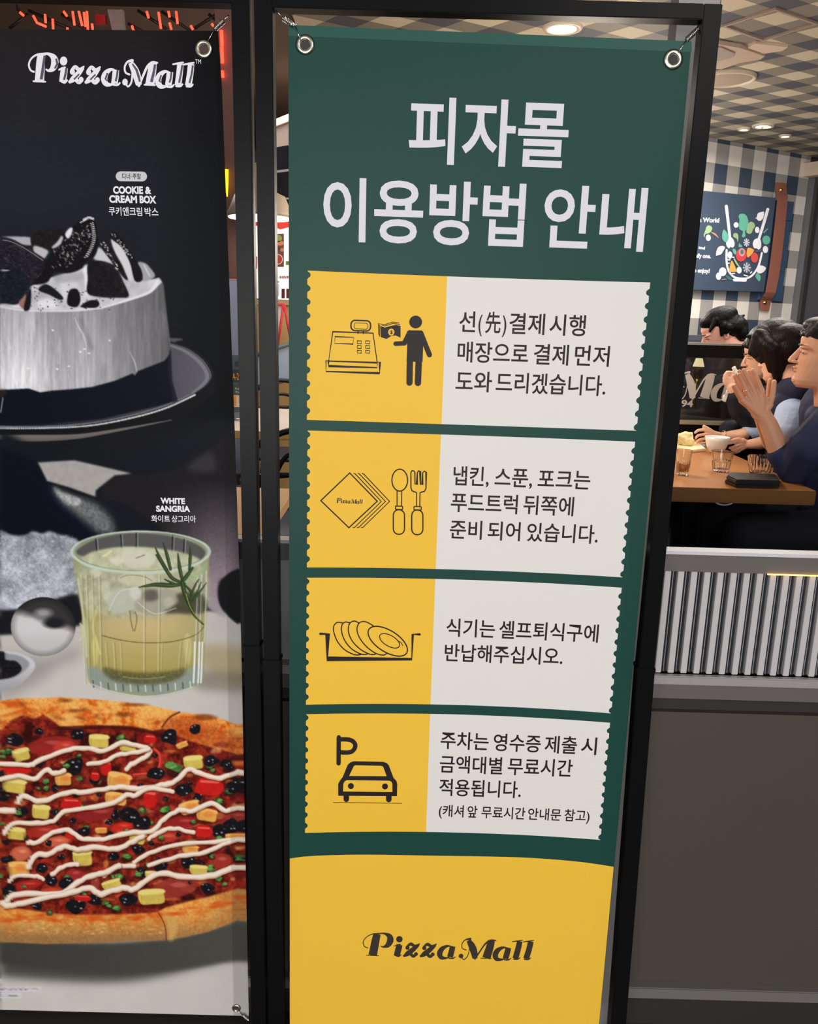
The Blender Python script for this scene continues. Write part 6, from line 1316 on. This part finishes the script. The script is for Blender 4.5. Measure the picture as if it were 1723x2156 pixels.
for y in np.linspace(-.28, .28, 13): hm.C(f, (.16, y, .88), (.385-.9*y*y, y*1.02, .725+.02*math.sin(y*40)), .055, .03)
for y in (-1, 1): hm.C(f, (.06, y*.30, .64), (.035, y*.312, .47), .035, .016)
f.done('hair', hairm('grey_black', (46, 44, 46)), man, .0035, 1)
f = Fz()      # polo: torso, sleeve of the near arm, collar
shd = W(1752, 900, 2.60); elb = W(1672, 988, YM-.045)
f.chain([shd, W(1705, 940, 2.61), elb], [.075, .064, .052]); f.cap(elb, W(1647, 957, YM-.03), .052, .046)
shf = W(1752, 880, 2.98); f.chain([shf, W(1708, 950, 2.92), W(1672, 972, YM+.14)], [.070, .06, .045])
f.ell((shd+shf)/2+Vector((.06, 0, -.08)), (.15, .20, .16)); f.ell((shd+shf)/2+Vector((.09, 0, -.30)), (.15, .18, .22)); f.cap((shd+shf)/2+Vector((.02, 0, .035)), (shd+shf)/2+Vector((.08, 0, -.3)), .125, .14)
f.ell(hm.P(-.20, 0, -.36), (.085, .09, .05))
f.done('polo_shirt', mat('navy_polo', (34, 40, 72), .75, noise=.2, nscale=20, bump=1.0, bscale=22), man, .005, 3)
f = Fz()
hip = (shd+shf)/2+Vector((.09, 0, 0)); hip.z = FLOOR_IN+.46+.11
for dy in (-.10, .10): f.chain([hip+Vector((0, dy, 0)), Vector((1.13, hip.y+dy, hip.z-.01)), Vector((1.14, hip.y+dy, FLOOR_IN+.10))], [.10, .075, .05]); f.cap(Vector((1.16, hip.y+dy, FLOOR_IN+.045)), Vector((1.02, hip.y+dy, FLOOR_IN+.04)), .042, .036)
f.ell(hip+Vector((.02, 0, 0)), (.14, .19, .115))
f.done('trousers', mat('black_trousers', (24, 26, 36), .8, noise=.2), man, .008, 2)
rg_ = K((700, 790), -.0235); tube('ring', [rg_+Vector((.0105*math.cos(a)*.9, -.006*abs(math.sin(a))+.004, .0105*math.cos(a)*.35+.002*math.sin(a))) for a in np.linspace(0, math.pi, 12)], .0014, mat('ring_silver', (220, 216, 206), .15, 1.0), man)

# ---------- the woman with bobbed hair
wom = thing('person', 'woman with dark bobbed hair, navy and light blue top, bent over her food', 'person', (1.55, 3.12, FLOOR_IN+.46), 'diners at the oak table')
YW = 3.12; sw = skin('woman', (226, 176, 148))
hw = Head(W(1613, 801, YW), .194, math.radians(56), math.radians(16))
f = Fz(); hw.skull(f); f.cap(hw.P(-.08, 0, .22), hw.P(-.30, 0, -.22), .046, .052)
Q4 = lambda q, dY=0.0: W(1380+q[0]*.199, 840+q[1]*.199, YW-.02+dY)
hA = {'index': [(600, 350), (520, 325), (455, 332), (425, 355)], 'middle': [(600, 375), (520, 375), (455, 385), (432, 410)], 'ring': [(605, 400), (530, 420), (470, 430), (440, 455)], 'pinky': [(615, 420), (550, 460), (490, 470), (450, 475)], 'thumb': [(640, 370), (590, 335), (545, 305), (515, 290)]}
hB = {'index': [(900, 450), (840, 455), (800, 465), (775, 470)], 'middle': [(900, 480), (850, 500), (815, 515), (790, 520)], 'ring': [(905, 510), (860, 535), (835, 550), (815, 552)], 'pinky': [(915, 530), (880, 560), (850, 568), (832, 566)], 'thumb': [(930, 440), (880, 425), (835, 432), (800, 445)]}
for J_, wq, dy in ((hA, (735, 395), .30), (hB, (1000, 480), .14)):
    hand(f, J_, dy, YW, rf=.0072, wrist=wq, conv=Q4)
f.chain([Q4((735, 395), .30), Q4((820, 388), .29), Q4((930, 380), .27)], [.0185, .022, .027]); f.chain([Q4((1000, 480), .14), Q4((1100, 470), .10), Q4((1260, 430), .0)], [.019, .024, .028])
f.done('body', sw, wom, .0026, 2)
hw.features(wom, m_hd, mat('lip_rose', (176, 92, 88), .4), m_eyew)
brc = Q4((722, 392), .30); tube('bracelet', [brc+Vector((.006*math.sin(a)*.3, -.021*math.sin(a), .0215*math.cos(a))) for a in np.linspace(0, 2*math.pi, 20)], .0016, mat('bracelet_gold', (226, 196, 120), .2, 1.0), wom)
hq = lambda x, y, d=0.0: W(x, y, YW+d)
pm = YW/FPX*1.02
f = Fz()
hw.E(f, -.12, 0, .70, .46, .37, .31); hw.E(f, -.25, 0, .52, .3, .36, .34); f.ell(hq(1637, 722, .01), (51*pm, .115, 51*pm)); f.ell(hq(1660, 735, .03), (32*pm, .10, 44*pm)); f.ell(hq(1655, 762, .01), (32*pm, .095, 52*pm)); f.ell(hq(1612, 716, .01), (32*pm, .09, 34*pm)); f.ell(hq(1662, 790, .02), (24*pm, .085, 30*pm))
for a, b, r1, r2, d in (((1600, 708), (1583, 742), 15, 7, -.05), ((1606, 714), (1590, 750), 14, 5, -.06), ((1612, 722), (1604, 762), 14, 4, -.075), ((1618, 728), (1622, 780), 15, 5, -.085), ((1628, 735), (1636, 800), 16, 6, -.09), ((1640, 740), (1650, 814), 18, 8, -.085), ((1655, 740), (1664, 818), 18, 9, -.08), ((1668, 745), (1676, 806), 14, 8, -.06), ((1592, 712), (1576, 708), 10, 4, .0), ((1600, 712), (1592, 745), 14, 8, .08)):
    f.cap(hq(*a, d), hq(*b, d), r1*pm, r2*pm)
f.done('hair', hairm('brown_black', (27, 20, 18)), wom, .0035, 1)
f = Fz()
shn, shfw = hq(1668, 850, -.13), hq(1668, 842, .17)
f.ell((shn+shfw)/2+Vector((.02, 0, -.05)), (.10, .17, .10)); f.cap((shn+shfw)/2+Vector((.0, 0, .02)), (shn+shfw)/2+Vector((.06, 0, -.28)), .095, .12); f.ell((shn+shfw)/2+Vector((.07, 0, -.36)), (.12, .16, .14)); f.ell(hw.P(-.26, 0, -.22), (.075, .075, .05))
f.ell(hq(1655, 832, -.02), (.07, .10, .04)); f.ell(shn+Vector((.01, .02, .0)), (.065, .055, .055))
f.done('knit_top', mat('navy_knit', (36, 40, 66), .85, noise=.25, nscale=30, bump=.9, bscale=22), wom, .005, 3)
f = Fz(); f.chain([shn+Vector((0, -.01, -.03)), hq(1656, 905, -.16), hq(1648, 940, -.14)], [.056, .052, .046]); f.done('sleeve', mat('light_blue_sleeve', (176, 196, 232), .8, noise=.22, nscale=16, bump=1.0, bscale=30), wom, .004, 2); f = Fz(); f.chain([shfw, hq(1640, 880, .22), hq(1600, 912, .26), hq(1574, 912, .26)], [.05, .045, .038, .030])
slv = f.done('sleeve', mat('light_blue_sleeve', (176, 196, 232), .8, noise=.22, nscale=16, bump=1.0, bscale=30), wom, .004, 2)
f = Fz(); f.cap(hq(1574, 917, .26), hq(1568, 917, .26), .0295, .029); f.done('cuff', mat('black_rib_cuff', (28, 28, 36), .8), wom, .003, 1)
def lower(par, cx, cy, kx=1.16):
    f = Fz(); hp = Vector((cx, cy, FLOOR_IN+.46+.10))
    for dy in (-.085, .085): f.chain([hp+Vector((0, dy, 0)), Vector((kx, cy+dy, hp.z-.01)), Vector((kx+.01, cy+dy, FLOOR_IN+.10))], [.09, .066, .045]); f.cap(Vector((kx+.02, cy+dy, FLOOR_IN+.042)), Vector((kx-.1, cy+dy, FLOOR_IN+.038)), .038, .033)
    f.ell(hp+Vector((.02, 0, 0)), (.13, .165, .105)); f.done('trousers', MATS['black_trousers'], par, .008, 2)
lower(wom, (shn.x+shfw.x)/2+.07, YW+.03)

# ---------- the diner half hidden behind her, tissue in hand
pb = thing('person', 'diner half hidden behind the bobbed woman, lifting a white tissue', 'person', (1.55, 3.46, FLOOR_IN+.46), 'diners at the oak table')
YB2 = 3.45; hb = Head(W(1577, 797, YB2), .195, math.radians(8), math.radians(14))
f = Fz(); hb.skull(f); f.cap(hb.P(-.08, 0, .22), hb.P(-.28, 0, -.25), .045, .052)
T = lambda q, dY=0.0: W(1500+q[0]*.10447, 740+q[1]*.10447, YB2-.07+dY)
hT = {'index': [(330, 560), (260, 480), (300, 420), (370, 420)], 'middle': [(310, 600), (245, 540), (270, 480), (340, 470)], 'ring': [(310, 640), (245, 600), (260, 545), (330, 530)], 'pinky': [(320, 680), (260, 650), (270, 600), (330, 590)], 'thumb': [(400, 620), (400, 520), (420, 450), (440, 400)]}
hand(f, hT, 0, YB2, rf=.0078, wrist=(390, 720), conv=T); f.chain([T((390, 720)), T((450, 900))], [.020, .024])
f.done('body', sw, pb, .0026, 2)
hb.features(pb, m_hd, MATS['lip_rose'], m_eyew)
f = Fz(); hb.E(f, -.08, 0, .72, .46, .36, .29); hb.E(f, -.25, 0, .50, .28, .34, .27); hb.E(f, -.28, 0, .62, .28, .34, .3)
for y in np.linspace(-.24, .24, 6): hb.C(f, (.15, y, .90), (.34, y, .74), .06, .035)
f.done('hair', hairm('brown_black', (27, 20, 18)), pb, .004, 1)
f = Fz(); ce = hb.P(-.32, 0, -.55)
f.ell(ce+Vector((.03, .02, -.02)), (.10, .15, .10)); f.cap(ce+Vector((.03, .03, 0)), ce+Vector((.12, .04, -.32)), .10, .12); f.chain([ce+Vector((0, -.12, 0)), W(1582, 888, YB2-.05), W(1556, 862, YB2-.06), T((450, 930))], [.055, .044, .04, .034]); f.chain([ce+Vector((0, .15, 0)), W(1560, 905, YB2+.08), W(1535, 905, YB2)], [.055, .045, .04])
f.done('jacket', mat('black_navy_jacket', (24, 26, 38), .8, noise=.3, bump=.9, bscale=22), pb, .006, 3); lower(pb, ce.x+.07, YB2+.02)
def paper(name, P, label, cat=None, parent=None):
    bm = bmesh.new(); add_prism(bm, P, (0.002, 0.0016, 0)); bmesh.ops.triangulate(bm, faces=bm.faces); bmesh.ops.subdivide_edges(bm, edges=bm.edges, cuts=2)
    for v in bm.verts: v.co += Vector([mno.noise(v.co*60+Vector((k*7, 0, 0)))*.004 for k in range(3)])
    return tag(bmobj(name, bm, mat('tissue_white', (240, 236, 224), .8, noise=.05), parent, True), label, cat)
paper('tissue', [T(q, -.008) for q in ((395, 330), (455, 290), (500, 360), (530, 400), (490, 500), (455, 480), (440, 400))], 'white tissue held up in the hidden diner’s fingers'.replace('’s', ''), 'tissue')
paper('tissue', [T(q, -.012) for q in ((300, 770), (320, 830), (290, 880), (270, 920), (272, 1030), (235, 1010), (190, 975), (215, 920), (240, 870), (270, 820))], 'loose white tissue tail hanging below the raised hand', 'tissue')

# ---------- the man beyond the smoked glass
pd = thing('person', 'black-haired man in dark jacket, head bowed behind the smoked glass partition', 'person', (1.62, 4.03, FLOOR_IN+.46))
YD = 4.02; hd = Head(W(1495, 751, YD), .205, math.radians(4), math.radians(24))
f = Fz(); hd.skull(f); f.cap(hd.P(-.08, 0, .22), hd.P(-.30, 0, -.30), .056, .064); f.done('body', skin('pale', (222, 164, 146)), pd, .003, 2)
hd.features(pd, m_hd, MATS['lip_brown'], m_eyew)
f = Fz(); dq = lambda x, y, d=0.0: W(x, y, YD+.012+d)
pd_ = YD/FPX*1.02
hd.E(f, -.07, 0, .80, .44, .355, .26); hd.E(f, -.26, 0, .60, .27, .34, .28); f.ell(dq(1532, 687), (40*pd_, .096, 27*pd_)); f.ell(dq(1553, 699), (18*pd_, .088, 25*pd_)); f.ell(dq(1508, 679), (23*pd_, .086, 16*pd_))
for d in np.linspace(-.07, .07, 9): f.cap(dq(1508, 674, d), dq(1491+6*abs(d)/.07+2*math.sin(d*300), 697+3*math.cos(d*200), d), 7*pd_, 2.8*pd_); 
for d in (-.083, .083): f.cap(dq(1524, 686, d), dq(1520, 705, d), 9*pd_, 3.5*pd_); f.cap(dq(1534, 690, d), dq(1529, 698, d), 9*pd_, 6*pd_)
f.cap(dq(1556, 668), dq(1567, 664), 4*pd_, 2.5*pd_)
f.done('hair', hairm('jet_black', (11, 11, 13)), pd, .0035, 1)
f = Fz(); ce = hd.P(-.34, 0, -.62)
f.ell(ce+Vector((.0, 0, 0)), (.13, .22, .11)); f.cap(ce, ce+Vector((.06, 0, -.33)), .13, .15); f.chain([ce+Vector((0, -.19, -.01)), ce+Vector((-.10, -.22, -.26)), ce+Vector((-.34, -.12, -.24))], [.07, .055, .045]); f.chain([ce+Vector((0, .19, -.01)), ce+Vector((-.10, .22, -.26)), ce+Vector((-.34, .10, -.24))], [.07, .055, .045])
f.done('jacket', mat('charcoal_jacket', (40, 40, 48), .7, noise=.3, nscale=20), pd, .007, 3); lower(pd, ce.x+.06, YD, ce.x-.36)
b2 = thing('booth_bench', 'dark bench under the man behind the smoked glass', 'bench', (ce.x+.05, YD, FLOOR_IN))
box('bench_seat', (ce.x-.16, YD-.28, FLOOR_IN+.40), (ce.x+.35, YD+.6, FLOOR_IN+.46), MATS['bench_cushion_black'], b2, .01); box('bench_base', (ce.x-.12, YD-.26, FLOOR_IN), (ce.x+.35, YD+.58, FLOOR_IN+.399), MATS['bench_black'], b2)
